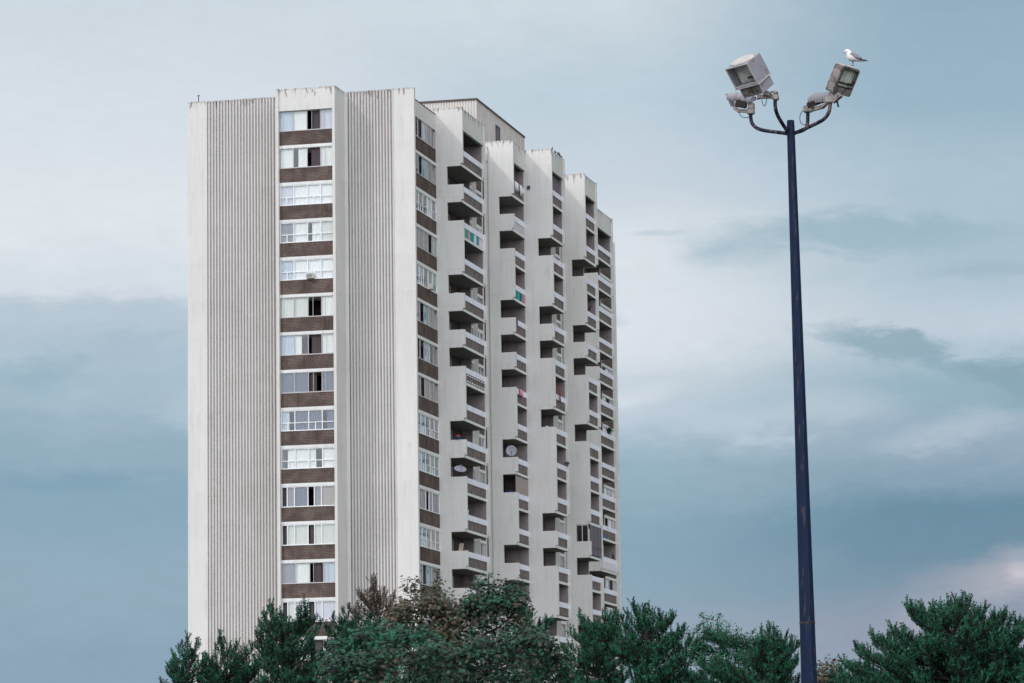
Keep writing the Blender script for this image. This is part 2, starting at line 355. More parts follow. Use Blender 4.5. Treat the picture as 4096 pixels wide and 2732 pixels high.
def column(kind, plane, u0, u1, styles, depth, codes_for, lint_n=.03, top=None, kmax=NF):
    """brick spandrels, white slab edges and a window on every storey"""
    bx = frame_axes(kind, plane)
    for k in range(kmax):
        z = sill(k); m = MB(); bx(m, u0, u1, -.22, 0, z-1.0, z); m.build('brick_spandrel', 'brick', tower)
        m = MB(); bx(m, u0, u1, -depth, lint_n, z-1.21, z-1.0); m.build('slab_edge', 'white_concrete', tower)
        st_, cs = styles[k % len(styles)], codes_for(k)
        window(kind, plane, u0+.02, u1-.02, z+.002, z+1.435, st_, cs, tower)
W0 = [('A','blu wht drk lav'),('A','wht wht+ drk wht'),('B','lav bld bld bld'),('B','gry wht wht+ ivo'),('B','blu bld bld bld'),('A','ivo ivo drk wht'),('A','blu wht- drk wht'),('A','nav nav drk nav'),('B','blu- nav nav nav+'),('B','wht+ wht wht- wht'),('C','drk gry nav drk gry tan'),('C','drk ivo ivo drk ivo ivo'),('A','pat wht drk blu'),('C','drk ivo lav drk lav lav'),('A','wht wht drk wht'),('B','wht gry wht wht'),('A','blu wht drk gry'),('A','wht wht gry wht'),('A','wht drk wht wht')]
column('front', YB, wl, wr, [a for a, b in W0], 2.05, lambda k: W0[k][1].split())
# --- side window column by the corner
WX = -.49
W1 = [('A','gry drk drk blu gry drk'),('A','gry gry drk cya gry drk'),('B','gry gry gry gry wht gry'),('A','gry gry gry tan drk grn'),('H','gry gry blu tan tan grn'),('A','drk gry drk cya tan drk'),('A','gry drk drk blu wht- drk'),('A','drk gry drk tan tan drk'),('B','wht gry cya gry gry gry'),('B','gry wht cya gry grn gry'),('C','wht drk gry drk gry gry'),('B','gry gry cya tan tan tan'),('A','drk gry drk cya gry drk'),('A','gry gry wht gry drk gry'),('A','wht gry drk gry wht gry')]
column('side', WX, TH, 7.50, [a for a, b in W1], 1.05, lambda k: W1[k % 15][1].split())
MB().box(WX-.22, WX, TH, 7.50, S0+1.45, TZ-.46).build('side_parapet', 'concrete', tower)
MB().box(WX-.24, WX+.03, TH, 7.48, TZ-.457, TZ-.40).build('parapet_cap', 'roof_cap', tower)
# --- the mass of the building behind its facades
MB().box(XL+.3, -1.6, TH+.002, 66.2, 0, TZ-.7).build('core_wall', 'dark_interior', tower)
MB().box(XL+.3, -1.6, TH+.002, 66.2, TZ-.69, TZ-.6).build('roof_deck', 'gravel_roof', tower)
MB().box(XL, XL+.28, TH+.002, 66.2, 0, TZ-.02).build('rear_side_wall', 'concrete', tower)
MB().box(XL, -1.6, 66.21, 66.5, 0, TZ-.02).build('rear_wall', 'concrete', tower)
# --- balcony stacks
GA = {1,2,4,5,6,8,9,11,12,14,15,17,18}; GB = {2,4,5,7,10,11,13,14,16,17}
#      front Y, far Y, back X, column X, outer X, gap pattern, has far fin
SEC = [(7.5092, 13.9505, -.49, .3276, 1.5366, GA, True), (20.4304, 24.57, .09, .9426, 2.1214, GA, False), (24.5725, 28.8588, 2.12, 2.9668, 4.1482, GB, True),
       (35.2766, 39.5927, 2.33, 3.1599, 4.3577, GB, True), (50.078, 56.3768, 0.0, .83, 2.0349, GA, True)]
FT = .20
def screen(y, xb, xn, xo, gaps, name):
    MB().box(xb, xn, y, y+FT, 0, TZ).build(name+'_pier', 'concrete', tower)
    zt = TZ; segs = []
    for k in range(NF):
        if k in gaps: segs.append((zt, k-1)); zt = par(k)
    segs.append((zt, NF-1))
    for zt, kb in segs:
        if kb >= 0 and zt > stop(kb)+.1:
            pts = [(xn, zt), (xo, zt), (xo, stop(kb)), (xo-.17, stop(kb)), (xo-.17, sbot(kb)), (xn, sbot(kb))]
            MB().prism(pts, lambda p, t: (p[0], y+FT*t, p[1])).build(name, 'concrete', tower)
SPEC = {}   # panel styles that differ: (section, storey)
for s_, (ya, yb, xb, xn, xo, gaps, fin) in enumerate(SEC):
    core_x = -1.598
    screen(ya, max(core_x, xb-.3), xn, xo, gaps, 'screen_wall')
    if fin: screen(yb, max(core_x, xb-.3), xn, xo, gaps, 'end_screen')
    y0, y1 = ya+FT, (yb if fin else yb-.003)
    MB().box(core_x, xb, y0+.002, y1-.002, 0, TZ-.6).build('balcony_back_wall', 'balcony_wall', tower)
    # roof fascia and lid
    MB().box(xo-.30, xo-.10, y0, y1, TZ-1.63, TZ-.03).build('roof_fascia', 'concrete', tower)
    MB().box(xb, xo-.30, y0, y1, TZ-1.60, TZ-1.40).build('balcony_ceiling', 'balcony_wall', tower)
    for k in range(NF):
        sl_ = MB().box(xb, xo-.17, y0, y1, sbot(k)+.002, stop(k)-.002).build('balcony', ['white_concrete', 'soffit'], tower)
        for p_ in sl_.data.polygons: p_.material_index = 1 if p_.normal.z < -.5 else 0  # undersides get a darker concrete with their ambient shade put into the colour
        bx_ = xo-.17-.10
        L = y1-y0
        MB().box(bx_-.04, bx_+.07, y0, y1, par(k)-.40, par(k)).build('railing_beam', 'rail_beam', sl_)
        SPEC[(s_, k)] = (sl_, bx_, y0, y1)
        zt_ = sbot(k-1) if k else TZ-1.60
        MB().box(xb+.002, (xn if (k in gaps and fin) else xo-.24), y1-.025, y1-.004, stop(k), zt_-.003).build('side_lining', 'balcony_lining', sl_)  # thin sheet added at the far end, balcony shade painted into its brown
        # sliding door on the back wall, frame and dark glass
        dm = MB(); dl = min(2.6, L-1.2); d0 = y0+.7
        for a in (0, .5, 1): dm.box(xb, xb+.05, d0+dl*a-.035, d0+dl*a+.035, stop(k), stop(k)+2.1)
        dm.box(xb, xb+.05, d0, d0+dl, stop(k)+2.1, stop(k)+2.16)
        dd = dm.build('door', 'alu_frame', sl_); MB().box(xb, xb+.02, d0+.03, d0+dl-.03, stop(k), stop(k)+2.1).build('door_glass', 'door_glass', dd)
# --- recessed window columns between the stacks
def recess(y0, y1, px, cx, wins, plain):
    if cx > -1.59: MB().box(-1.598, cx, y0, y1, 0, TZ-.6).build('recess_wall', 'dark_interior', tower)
    for a, b in plain: MB().box(max(cx, -1.598)+.001, px, a, b, 0, TZ-.45).build('recess_pier', 'concrete', tower)
    for (a, b, sty) in wins:
        for k in range(NF):
            z = sill(k)
            MB().box(px-.22, px, a, b, z-1.0, z).build('brick_spandrel', 'brick', tower)
            MB().box(px-.8, px+.03, a, b, z-1.21, z-1.0).build('slab_edge', 'white_concrete', tower)
            window('side', px, a+.02, b-.02, z+.002, z+1.435, random.choice('AAB'), random.choice((['blu','drk','gry'],['drk','wht','gry'],['gry','cya','drk'],['wht','gry','wht'])), tower)
        MB().box(px-.22, px, a, b, S0+1.45, TZ-.46).build('side_parapet', 'concrete', tower)
recess(14.1505, 20.43, -.30, -1.4, [(14.16, 16.9, 'A'), (17.05, 20.0, 'A')], [(20.0, 20.428)])
MB().box(-1.3, .05, 16.9, 17.05, 0, TZ-.45).build('divider_fin', 'concrete', tower)
recess(29.0588, 35.2766, 2.28, 1.2, [(29.07, 31.8, 'A'), (31.95, 34.85, 'A')], [(34.85, 35.274)])
MB().box(1.3, 2.62, 31.8, 31.95, 0, TZ-.45).build('divider_fin', 'concrete', tower)
recess(39.7927, 50.078, .1, .0, [], [(39.794, 50.076)])
recess(56.5768, 66.0, .05, -.9, [(60.2, 64.6, 'A')], [(56.58, 60.2), (64.6, 66.0)])
MB().box(-1.59, .14, 66.0, 66.2, 0, TZ-.3).build('end_fin', 'concrete', tower)
# --- downpipes in the recess corners
for X, Y in ((.16, 20.36), (2.42, 35.2)):
    MB().tube([(X, Y, 0), (X, Y, TZ-.8)], .045, 8).build('downpipe', 'pipe_paint', tower)
# --- railing panels
mat('teal_panel', srgb=(40,150,158)); mat('pink_panel', srgb=(196,130,145)); mat('white_panel', srgb=(228,226,230)); mat('navy_panel', srgb=(30,70,100)); mat('green_panel', srgb=(60,170,130)); mat('sand_panel', srgb=(190,180,165)); mat('lilac_panel', srgb=(226,210,226))
mat('dark_mesh', srgb=(112,104,116), rough=.7, var=.15, vscale=6)
def strips(s_, k, cols, gap=0.0, w_=None):
    sl_, bx_, y0, y1 = SPEC[(s_, k)]; L = y1-y0; n = len(cols)
    for i, c in enumerate(cols):
        a = y0+L*i/n; b = y0+L*(i+1)/n-gap
        if c: MB().box(bx_, bx_+.03, a, b, stop(k)+.07, par(k)-.405).build('railing_panel', c, sl_)
strips(0, 2, ['teal_panel','teal_panel','sand_panel','green_panel','teal_panel','pink_panel','sand_panel','teal_panel','teal_panel','teal_panel','white_panel','white_panel','teal_panel','teal_panel','lilac_panel','white_panel','lilac_panel'], .03)
strips(1, 3, ['navy_panel','teal_panel','navy_panel','teal_panel','green_panel','teal_panel','navy_panel','teal_panel','pink_panel','pink_panel'], .02)
done = {(0, 2), (1, 3), (1, 1), (4, 10)}
for (s_, k), (sl_, bx_, y0, y1) in SPEC.items():
    if (s_, k) in done: continue
    L = y1-y0; n = max(3, round(L/1.05)); z0, z1 = stop(k)+.085, par(k)-.405
    q = MB().box(bx_, bx_+.02, y0, y1, z0, z1)
    for i in range(1, n): q.box(bx_+.02, bx_+.045, y0+L*i/n-.02, y0+L*i/n+.02, stop(k), z1)
    p = q.build('railing_panel', ['rail_mesh', 'rail_bar'], sl_)
    for f_ in p.data.polygons: f_.material_index = 0 if f_.index < 6 else 1
# white pickets, second stack near the top
sl_, bx_, y0, y1 = SPEC[(1, 1)]; q = MB(); n = 11
q.box(bx_, bx_+.03, y0, y1, par(1)-.45, par(1)-.405)
for i in range(n): q.box(bx_, bx_+.03, y0+(y1-y0)*(i+.25)/n, y0+(y1-y0)*(i+.65)/n, stop(1)+.06, par(1)-.45)
q.build('railing_panel', 'white_panel', sl_)
# white lattice on the far stack: crossed battens
sl_, bx_, y0, y1 = SPEC[(4, 10)]; q = MB(); z0, z1 = stop(10)+.03, par(10)-.36; hh = z1-z0; nb = 11; step = (y1-y0)/nb
for i in range(-3, nb+1):
    for sg in (1, -1):
        a = y0+step*i; b = a+hh*2.2
        pa = [(a if sg > 0 else b, z0), (b if sg > 0 else a, z1)]
        (ya_, za_), (yb_, zb_) = pa
        # clip the batten to the panel
        def clipy(ya_, za_, yb_, zb_):
            P = [(ya_, za_), (yb_, zb_)]; out = []
            for (yy, zz) in P:
                if yy < y0: t_ = (y0-ya_)/(yb_-ya_); yy, zz = y0, za_+(zb_-za_)*t_
                if yy > y1: t_ = (y1-ya_)/(yb_-ya_); yy, zz = y1, za_+(zb_-za_)*t_
                out.append((yy, zz))
            return out
        P = clipy(ya_, za_, yb_, zb_)
        if abs(P[0][0]-P[1][0]) < .15 or min(P[0][0], P[1][0]) < y0-.01 or max(P[0][0], P[1][0]) > y1+.01: continue
        xx = bx_+.1+(.025 if sg > 0 else 0); wz = .075
        q.prism([(P[0][0], P[0][1]-wz), (P[1][0], P[1][1]-wz), (P[1][0], P[1][1]+wz), (P[0][0], P[0][1]+wz)], lambda p, t, xx=xx: (xx+.02*t, p[0], p[1]))
q.build('lattice_panel', 'white_panel', sl_)

# --- penthouse on the roof
PX, PY0, PY1, PZ = -2.0, 25.48, 41.27, TZ+4.5
ph = MB()
nr = 66; p = 14.6/nr
pts = []
for i in range(nr): x0 = -16.6+i*p; pts += [(x0, PY0+.06), (x0+p*.28, PY0+.06), (x0+p*.36, PY0), (x0+p*.92, PY0)]
pts += [(PX-.02, PY0+.002)]
nr2 = 24; p2 = (PY1-PY0)/nr2
for i in range(nr2): y0 = PY0+i*p2; pts += [(PX, y0+.002), (PX, y0+p2*.6), (PX-.12, y0+p2*.72), (PX-.12, y0+p2*.95)]
pts += [(PX, PY1), (-16.6, PY1)]
n0 = len(pts); ph.v = [(a, b, TZ-.6) for a, b in pts]+[(a, b, PZ) for a, b in pts]; ph.f = [(i, (i+1) % n0, n0+(i+1) % n0, n0+i) for i in range(n0)]+[tuple(range(n0, 2*n0))]
pent = ph.build('penthouse', 'metal_clad', tower)
MB().box(-16.65, PX+.06, PY0-.06, PY0+.0, PZ-.10, PZ+.05).build('roof_edge_trim', 'roof_cap', pent)
MB().box(PX+.003, PX+.06, PY0+.002, PY1+.05, PZ-.10, PZ+.05).build('roof_edge_trim', 'roof_cap', pent)
m = MB(); m.box(PX-.02, PX+.05, 31.45, 31.55, TZ+2.2, TZ+3.62).box(PX-.02, PX+.05, 32.7, 32.8, TZ+2.2, TZ+3.62).box(PX-.02, PX+.05, 31.55, 32.7, TZ+3.52, TZ+3.62).box(PX-.02, PX+.05, 31.55, 32.7, TZ+2.2, TZ+2.28)
wn = m.build('window', 'dark_frame', pent); MB().box(PX-.01, PX+.012, 31.55, 32.7, TZ+2.28, TZ+3.52).build('pane', 'nav_glass' if 'nav_glass' in MATS else 'dark_mesh', wn)

# ---------------------------------------------------------------- small things on the tower
mat('steel_dark', srgb=(70,66,72), rough=.6); mat('dish_grey', srgb=(160,160,172), rough=.55, var=.05); mat('black_bird', srgb=(48,42,48), rough=.8); mat('beige_box', srgb=(212,208,206), rough=.6)
v = thing('vent_pipe', 'small T-shaped vent pipe standing on the left corner of the tower roof', 'vent pipe', (-16.6+.1, 1.5, TZ-.6))
MB().tube([(0,0,0),(0,0,1.38)], .035, 8).build('pipe', 'steel_dark', v); MB().tube([(-.1,0,1.34),(-.085,0,1.39),(.085,0,1.39),(.1,0,1.34)], .022, 6).build('cross_bar', 'steel_dark', v)
def dish(loc, face, rad, label, tilt):
    t = thing('satellite_dish', label, 'satellite dish', loc, 'satellite dishes on the balconies')
    zax = Vector(face).normalized(); xa = Vector((0,0,1)).cross(zax).normalized(); ya = zax.cross(xa); c = Vector((0, 0, rad*.85+.12))
    rings = []
    for side, off in ((1, 0), (-1, .018)):
        seq = (0.02, .3, .6, .85, 1) if side > 0 else (1, .85, .6, .3, .02)
        for q in seq: rings.append([c+(xa*math.cos(a)+ya*math.sin(a))*rad*q+zax*(rad*.22*q*q-off) for a in np.linspace(0, 2*math.pi, 29)[:-1]])
    MB().ring_loft(rings).build('reflector', 'dish_grey', t, smooth=True)
    MB().tube([c-ya*rad*.9+zax*.15, c-ya*rad*.6+zax*rad*.7, c+zax*rad*1.0-ya*rad*.25], .014, 6).build('feed_arm', 'steel_dark', t)
    MB().tube([c+zax*rad*.98-ya*rad*.28, c+zax*rad*.9-ya*rad*.12], .05, 8).build('receiver', 'dish_grey', t)
    MB().tube([(0,.0,0), c*.7-zax*.08, c-zax*.03], .025, 8).build('mast', 'steel_dark', t)
dish((1.02, 7.61, par(9)), (.35, -.62, .95), .44, 'tilted grey satellite dish showing its rim, on the parapet of the nearest balcony stack', 0)
dish((1.62, 20.53, par(8)), (.25, -1, .12), .41, 'round pale satellite dish facing out from the second balcony stack', 0)
def bird_small(loc, yaw, label, s=1.0, lean=0):
    t = MB(); rings = []
    prof = [(-.17, .0, .006), (-.12, .02, .03), (-.05, .05, .055), (.02, .09, .062), (.07, .15, .045), (.095, .20, .03), (.115, .235, .034), (.14, .24, .02), (.165, .235, .004)]
    cy_, sy_ = math.cos(yaw), math.sin(yaw)
    for (a, h_, r_) in prof:
        rings.append([((a+.35*r_*math.cos(q)*0)*cy_*s-(r_*math.cos(q))*sy_*s, (a*sy_+r_*math.cos(q)*cy_)*s, (h_+.05+r_*math.sin(q)*1.15)*s) for q in np.linspace(0, 2*math.pi, 11)[:-1]])
    t.ring_loft(rings)
    for sd in (-.02, .02): t.tube([(.01*cy_-sd*sy_, .01*sy_+sd*cy_, 0), (.01*cy_-sd*sy_, .01*sy_+sd*cy_, .09*s)], .006, 5)
    return tag(t.build('pigeon', 'black_bird', smooth=True, loc=loc), label, 'pigeon', 'pigeons perched on the tower')
for i, (yy, yw, lb) in enumerate([(25.4, 1.2, 'dark pigeon at the near end of the row on the roof edge'), (26.6, 2.4, 'second dark pigeon from the near end of the row on the roof edge'), (27.4, 1.7, 'middle one of five dark pigeons on the roof edge'), (28.0, 2.0, 'bulkiest dark pigeon, fourth along the roof edge row'), (28.55, 2.6, 'dark pigeon at the far end of the row on the roof edge')]):
    bird_small((4.0, yy, TZ-.03), yw, lb, 1.05 if i != 3 else 1.25)
bird_small((4.08, 37.3, par(3)), 1.0, 'lone dark bird on a balcony rail of the fourth stack', 1.9)
bird_small((1.85, 55.1, par(10)), 2.0, 'dark bird sitting above the white lattice railing', 1.6)
def ac(loc, kind, label):
    t = thing('air_conditioner', label, 'air conditioner', loc, 'window air conditioners'); s = (1, 0) if kind == 'front' else (0, 1)
    if kind == 'front':
        MB().box(-.28, .28, -.35, .05, 0, .36).build('casing', 'beige_box', t, bevel=.015)
        g = MB(); [g.box(-.22, .22, -.362, -.355, .06+.055*i, .085+.055*i) for i in range(5)]; g.build('grille', 'steel_dark', t)
    else:
        MB().box(-.05, .38, -.32, .32, 0, .38).build('casing', 'beige_box', t, bevel=.015)
        g = MB(); [g.box(.385, .392, -.25, .25, .07+.055*i, .09+.055*i) for i in range(5)]; g.build('grille', 'steel_dark', t)
ac((-7.0, YB, sill(4)+.03), 'front', 'small air conditioner sticking out of the fifth window of the front bay')
ac((WX, 5.3, sill(4)+.02), 'side', 'white air conditioner in the fifth side window near the corner')
# cloths, curtains, screens and odds and ends on balconies
mat('white_cloth', srgb=(232,232,236)); mat('pink_cloth', srgb=(226,150,170)); mat('red_cloth', srgb=(170,60,62)); mat('blue_plastic', srgb=(30,66,110), rough=.5); mat('brown_box', srgb=(96,70,58))
def drape(loc, L, drop, m, name, label, cat, x_out=.05, seed=1, w_=None, axis='y'):
    r_ = random.Random(seed); mb = MB(); k = 14
    for i in range(k+1):
        u = L*i/k; a = .035*math.sin(i*1.7+seed); dd = drop*(1-.25*r_.random())
        for j, z in enumerate((.02, .01, -.02, -dd*.5, -dd)):
            n = (-.10, .0, x_out, x_out+a*.6, x_out+a)[j]
            mb.v.append((n, u, z) if axis == 'y' else (u, -n, z))
    mb.f = [(i*5+j, i*5+j+1, i*5+j+6, i*5+j+5) for i in range(k) for j in range(4)]
    o = mb.build(name, m, smooth=True, normals=False, loc=loc); md = o.modifiers.new('solidify', 'SOLIDIFY'); md.thickness = .012
    return tag(o, label, cat)
drape((1.98, 21.2, par(0)+.02), 1.1, .75, 'white_cloth', 'laundry', 'white laundry hanging over the top railing of the second stack, nearer piece', 'laundry', .06, 3)
drape((1.98, 22.8, par(0)+.02), .7, .9, 'white_cloth', 'laundry', 'white laundry hanging over the top railing of the second stack, farther piece', 'laundry', .06, 8)
drape((1.98, 21.9, par(6)+.02), .9, .62, 'pink_cloth', 'towel', 'pink and white towel hung over a railing of the second stack', 'towel', .06, 5)
drape((.75, 7.53, par(4)+.015), .45, .08, 'white_cloth', 'cloth', 'crumpled white cloth lying on a parapet of the nearest stack', 'cloth', .03, 2, axis='x')
drape((4.02, 26.4, par(6)+.75), .22, 1.35, 'red_cloth', 'flag', 'narrow red and white flag hanging on a balcony of the third stack', 'flag', .05, 4)
# tarp curtain closing an opening of the second stack
mb = MB(); y0, y1 = 20.63, 24.56; k = 40
for i in range(k+1):
    u = y0+(y1-y0)*i/k; a = .05*math.sin(i*.95); sag = .07*abs(math.sin(i/k*math.pi*4))
    for z in (sbot(8)-.03-sag, sbot(8)-.9, par(9)+.03): mb.v.append((1.9+a, u, z))
mb.f = [(i*3+j, i*3+j+1, i*3+j+4, i*3+j+3) for i in range(k) for j in range(2)]
tag(mb.build('tarp', 'curtain_tan', smooth=True, normals=False), 'beige tarp curtain hung in a balcony opening of the second stack', 'tarp')
mb = MB()
for i in range(k+1):
    u = 24.8+3.9*i/k; a = .05*math.sin(i*.8)
    for z in (TZ-1.66, TZ-2.4, par(0)+.0): mb.v.append((3.7+a, u, z))
mb.f = [(i*3+j, i*3+j+1, i*3+j+4, i*3+j+3) for i in range(k) for j in range(2)]
tag(mb.build('bird_net', 'dark_mesh', smooth=True, normals=False), 'dark bird netting drawn across the topmost balcony of the third stack', 'netting')
# enclosed balcony, fourth stack: dark screens in frames
enc = thing('balcony_enclosure', 'dark mesh screens boxing in one balcony low on the fourth stack', 'balcony screen', (0, 0, par(10)))
zt = 1.34
MB().box(3.17, 4.15, 35.3, 35.33, .01, zt).build('front_screen', 'dark_interior', enc)
m = MB(); [m.box(x_-.03, x_+.03, 35.27, 35.30, .01, zt) for x_ in (3.2, 3.66, 4.13)]; m.box(3.17, 4.16, 35.265, 35.295, zt-.08, zt); m.build('screen_frame', 'alu_frame', enc)
MB().box(4.215, 4.235, 35.48, 39.55, -1.02, zt).build('side_screen', 'dark_mesh', enc)
m = MB(); [m.box(4.236, 4.26, y_-.04, y_+.04, -1.02, zt) for y_ in (35.55, 36.9, 38.2, 39.5)]; m.box(4.236, 4.26, 35.48, 39.55, -.42, -.34); m.build('screen_frame', 'dark_frame', enc)
# clutter
tag(MB().prism([(8.1, stop(11)), (8.22, stop(11)), (9.3, stop(11)+1.75), (9.18, stop(11)+1.75)], lambda p, t: (.5+.3*t, p[0], p[1])).build('leaning_board', 'sand_panel'), 'pale board leaning inside an open balcony low on the nearest stack', 'board')
tag(MB().tube([(3.3, 25.0, stop(7)), (3.75, 25.3, par(7)+.75)], [.03, .05], 6).build('broom', 'steel_dark'), 'dark broom leaning in the open corner of a balcony of the third stack', 'broom')
tag(MB().box(3.35, 3.5, 24.62, 24.72, par(7), par(7)+.09).build('cup', 'white_cloth', bevel=.02), 'small white cup on the parapet below the broom', 'cup')
sl_, bx_, y0, y1 = SPEC[(0, 6)]; q = MB()
for rw, zz in enumerate((par(6)-.5, stop(6)+.16)):
    q.tube([(bx_+.07, y0+(y1-y0)*i/24, zz-.05*abs(math.sin(i*.6))) for i in range(25)], .012, 4)
    for i in range(9): c_ = (bx_+.09, y0+.4+(y1-y0-.8)*i/8, zz-.04); q.ring_loft([[(c_[0]+math.cos(a)*r_, c_[1]+math.sin(a)*r_, c_[2]+h_) for a in np.linspace(0, 6.283, 9)[:-1]] for r_, h_ in ((.02,-.06),(.06,-.03),(.06,.02),(.02,.05))])
tag(q.build('string_lights', 'white_cloth', smooth=True), 'two rows of small white lights strung along a railing of the nearest stack', 'string lights')
tag(MB().tube([(1.05, 9.6, par(10)+.0), (1.05, 9.6, par(10)+.3), (1.05, 9.62, par(10)+.42)], [.03, .03, .075], 8).build('garden_lamp', 'white_cloth'), 'short white garden lamp standing on a low railing of the nearest stack', 'lamp')
def chair(loc, yaw, label, m='white_panel'):
    t = thing('chair', label, 'chair', loc, 'chairs on the balconies', (0, 0, yaw))
    MB().box(-.22, .22, -.22, .22, .42, .46).build('seat', m, t, bevel=.01)
    b = MB(); b.box(-.22, .22, .19, .22, .60, .68).box(-.22, .22, .19, .22, .78, .88).box(-.22, -.18, .19, .22, .46, .6).box(.18, .22, .19, .22, .46, .6).box(-.22, -.18, .19, .22, .68, .78).box(.18, .22, .19, .22, .68, .78); b.build('backrest', m, t)
    for a in (-.2, .2):
        for b_ in (-.2, .2): MB().tube([(a, b_, 0), (a*.95, b_*.95, .42)], .018, 6).build('leg', m, t)
chair((.9, 9.2, stop(11)), .4, 'white plastic chair behind the low balcony railing of the nearest stack, left one')
chair((.9, 11.0, stop(11)), -.7, 'white plastic chair behind the low balcony railing of the nearest stack, right one')
chair((.75, 7.95, stop(4)), 2.2, 'white chair seen through the opening with the cloth on the parapet')
def bin_(loc, r_, h_, m, name, label, cat):
    t = thing(name, label, cat, loc)
    MB().ring_loft([[(math.cos(a)*r_*q, math.sin(a)*r_*q, z) for a in np.linspace(0, 2*math.pi, 17)[:-1]] for q, z in ((.8, 0), (1, h_), (1.06, h_), (1.06, h_+.03), (.9, h_+.03), (.78, .05))]).build('tub', m, t)
    return t
t = bin_((.9, 7.62, par(8)), .22, .2, 'blue_plastic', 'basket', 'blue basket piled with red clothes on a parapet of the nearest stack', 'basket')
MB().ring_loft([[(math.cos(a)*.2*q, math.sin(a)*.2*q, z) for a in np.linspace(0, 2*math.pi, 13)[:-1]] for q, z in ((1, .2), (.8, .3), (.3, .36), (.05, .37))]).build('clothes', 'red_cloth', t, smooth=True)
bin_((1.4, 21.0, par(9)-.5), .3, .62, 'blue_plastic', 'bucket', 'blue bucket in the balcony opening beside the beige tarp', 'bucket')
tag(MB().box(1.0, 2.05, 20.9, 21.5, par(4)-.6, par(4)+.16).build('sofa_back', 'steel_dark', bevel=.05), 'dark sofa back showing over a parapet of the second stack', 'sofa')
tag(MB().box(1.55, 1.8, 51.5, 53.2, stop(9), stop(9)+.4).build('storage_box', 'blue_plastic', bevel=.03), 'blue storage box behind a low railing of the far stack', 'box')
def lamp(loc, label):
    t = thing('wall_lamp', label, 'lamp', loc); MB().tube([(0,0,0),(0,0,.25),(.02,0,.3)], .03, 6).build('bracket', 'steel_dark', t); MB().ring_loft([[(math.cos(a)*q, math.sin(a)*q*.8-.1, z) for a in np.linspace(0, 2*math.pi, 11)[:-1]] for q, z in ((.05,.42),(.16,.34),(.22,.22),(.05,.24))]).build('lamp_shade', 'steel_dark', t)
lamp((4.06, 28.7, par(8)-.05), 'small dark floodlight clamped to the end screen of the third stack')
tag(MB().box(2.2, 2.42, 24.44, 24.57, TZ-3.1, TZ-2.83).build('wall_box', 'steel_dark', bevel=.01), 'small dark box fixed high on the blank concrete wall of the third stack', 'box')
def cable(pts, label):
    tag(MB().tube(pts, .02, 6).build('cable', 'steel_dark', smooth=True), label, 'cable')
P_ = [onY(x_, y_, 20.38) for x_, y_ in ((1944, 587), (1950, 592), (1952, 615), (1950, 640), (1944, 650))]; P_ = [Vector((p.x, p.y, p.z)) for p in P_]
cable(P_, 'loop of dark cable on the wall behind the top of the nearest balcony stack')
def pot(loc, label, h_=.8):
    t = thing('potted_plant', label, 'potted plant', loc)
    MB().ring_loft([[(math.cos(a)*q, math.sin(a)*q, z) for a in np.linspace(0, 2*math.pi, 13)[:-1]] for q, z in ((.1,0),(.15,.22),(.13,.22),(.02,.2))]).build('pot', 'brown_box', t)
    mb = MB(); r_ = random.Random(3)
    for i in range(60):
        a = r_.random()*6.28; el_ = r_.uniform(.2, 1.4); L = r_.uniform(.3, h_); d = Vector((math.cos(a)*math.cos(el_), math.sin(a)*math.cos(el_), math.sin(el_))); s_ = Vector((-math.sin(a), math.cos(a), 0))*.035
        p0 = Vector((0,0,.2)); n0 = len(mb.v); mid = p0+d*L*.6; tip = p0+d*L-Vector((0,0,.12*L)); mb.v += [tuple(p0), tuple(mid+s_), tuple(tip), tuple(mid-s_)]; mb.f.append((n0, n0+1, n0+2, n0+3))
    mb.build('foliage', 'leaf_pine', t, normals=False)

# ================================================================ foliage
def leafmat(name, stops, dens_scale=.35, rough=.6, trans=.12, wt=(.16, .34, .50), fs=6.5):
    m = bpy.data.materials.new(name); m.use_nodes = True; t = NT(m.node_tree); t.n.clear()
    ri = t.node('ShaderNodeNewGeometry').outputs['Random Per Island']; oc = t.node('ShaderNodeTexCoord').outputs['Object']
    nz = t.noise(oc, dens_scale, 3, .6); nf = t.noise(oc, fs, 3, .6); x_ = t.m('ADD', t.m('MULTIPLY', ri, wt[0]), t.m('ADD', t.m('MULTIPLY', t.ss(nz, .32, .68), wt[1]), t.m('MULTIPLY', t.ss(nf, .38, .62), wt[2])))
    c = t.ramp(x_, stops, 'LINEAR')
    d = t.node('ShaderNodeBsdfPrincipled', {'Base Color': c, 'Roughness': rough, 'Specular IOR Level': .25}); tl = t.node('ShaderNodeBsdfTranslucent', {0: c}); mx = t.node('ShaderNodeMixShader', {0: trans, 1: d.outputs[0], 2: tl.outputs[0]})
    t.l.new(mx.outputs[0], t.node('ShaderNodeOutputMaterial').inputs[0]); MATS[name] = m
G1 = (.022, .062, .040, 1); G2 = (.034, .122, .070, 1); G3 = (.013, .019, .020, 1); G4 = (.05, .31, .17, 1); BR1 = (.155, .105, .078, 1); BR2 = (.07, .062, .048, 1)
leafmat('leaf_pine', [(0, G3), (.30, G3), (.44, G1), (.60, G2), (.70, G4), (.76, G1), (.84, BR2), (1, BR1)])
leafmat('leaf_pine_bright', [(0, G3), (.26, G3), (.42, G1), (.58, G2), (.70, G4), (.80, G1), (.9, BR2), (1, BR1)])
leafmat('leaf_pine_brown', [(0, G3), (.25, BR2), (.55, BR1), (.8, (.10,.07,.06,1)), (1, G1)])
leafmat('leaf_maple', [(0, G3), (.28, G3), (.38, G1), (.52, G2), (.62, G1), (.72, BR2), (.86, BR1), (1, (.16,.12,.09,1))], .8, wt=(.2, .5, .3), fs=3)
leafmat('leaf_maple_brown', [(0, G3), (.22, G1), (.38, BR2), (.52, BR1), (.62, G2), (.72, BR1), (1, (.18,.13,.10,1))], .8, wt=(.25, .45, .3), fs=3)
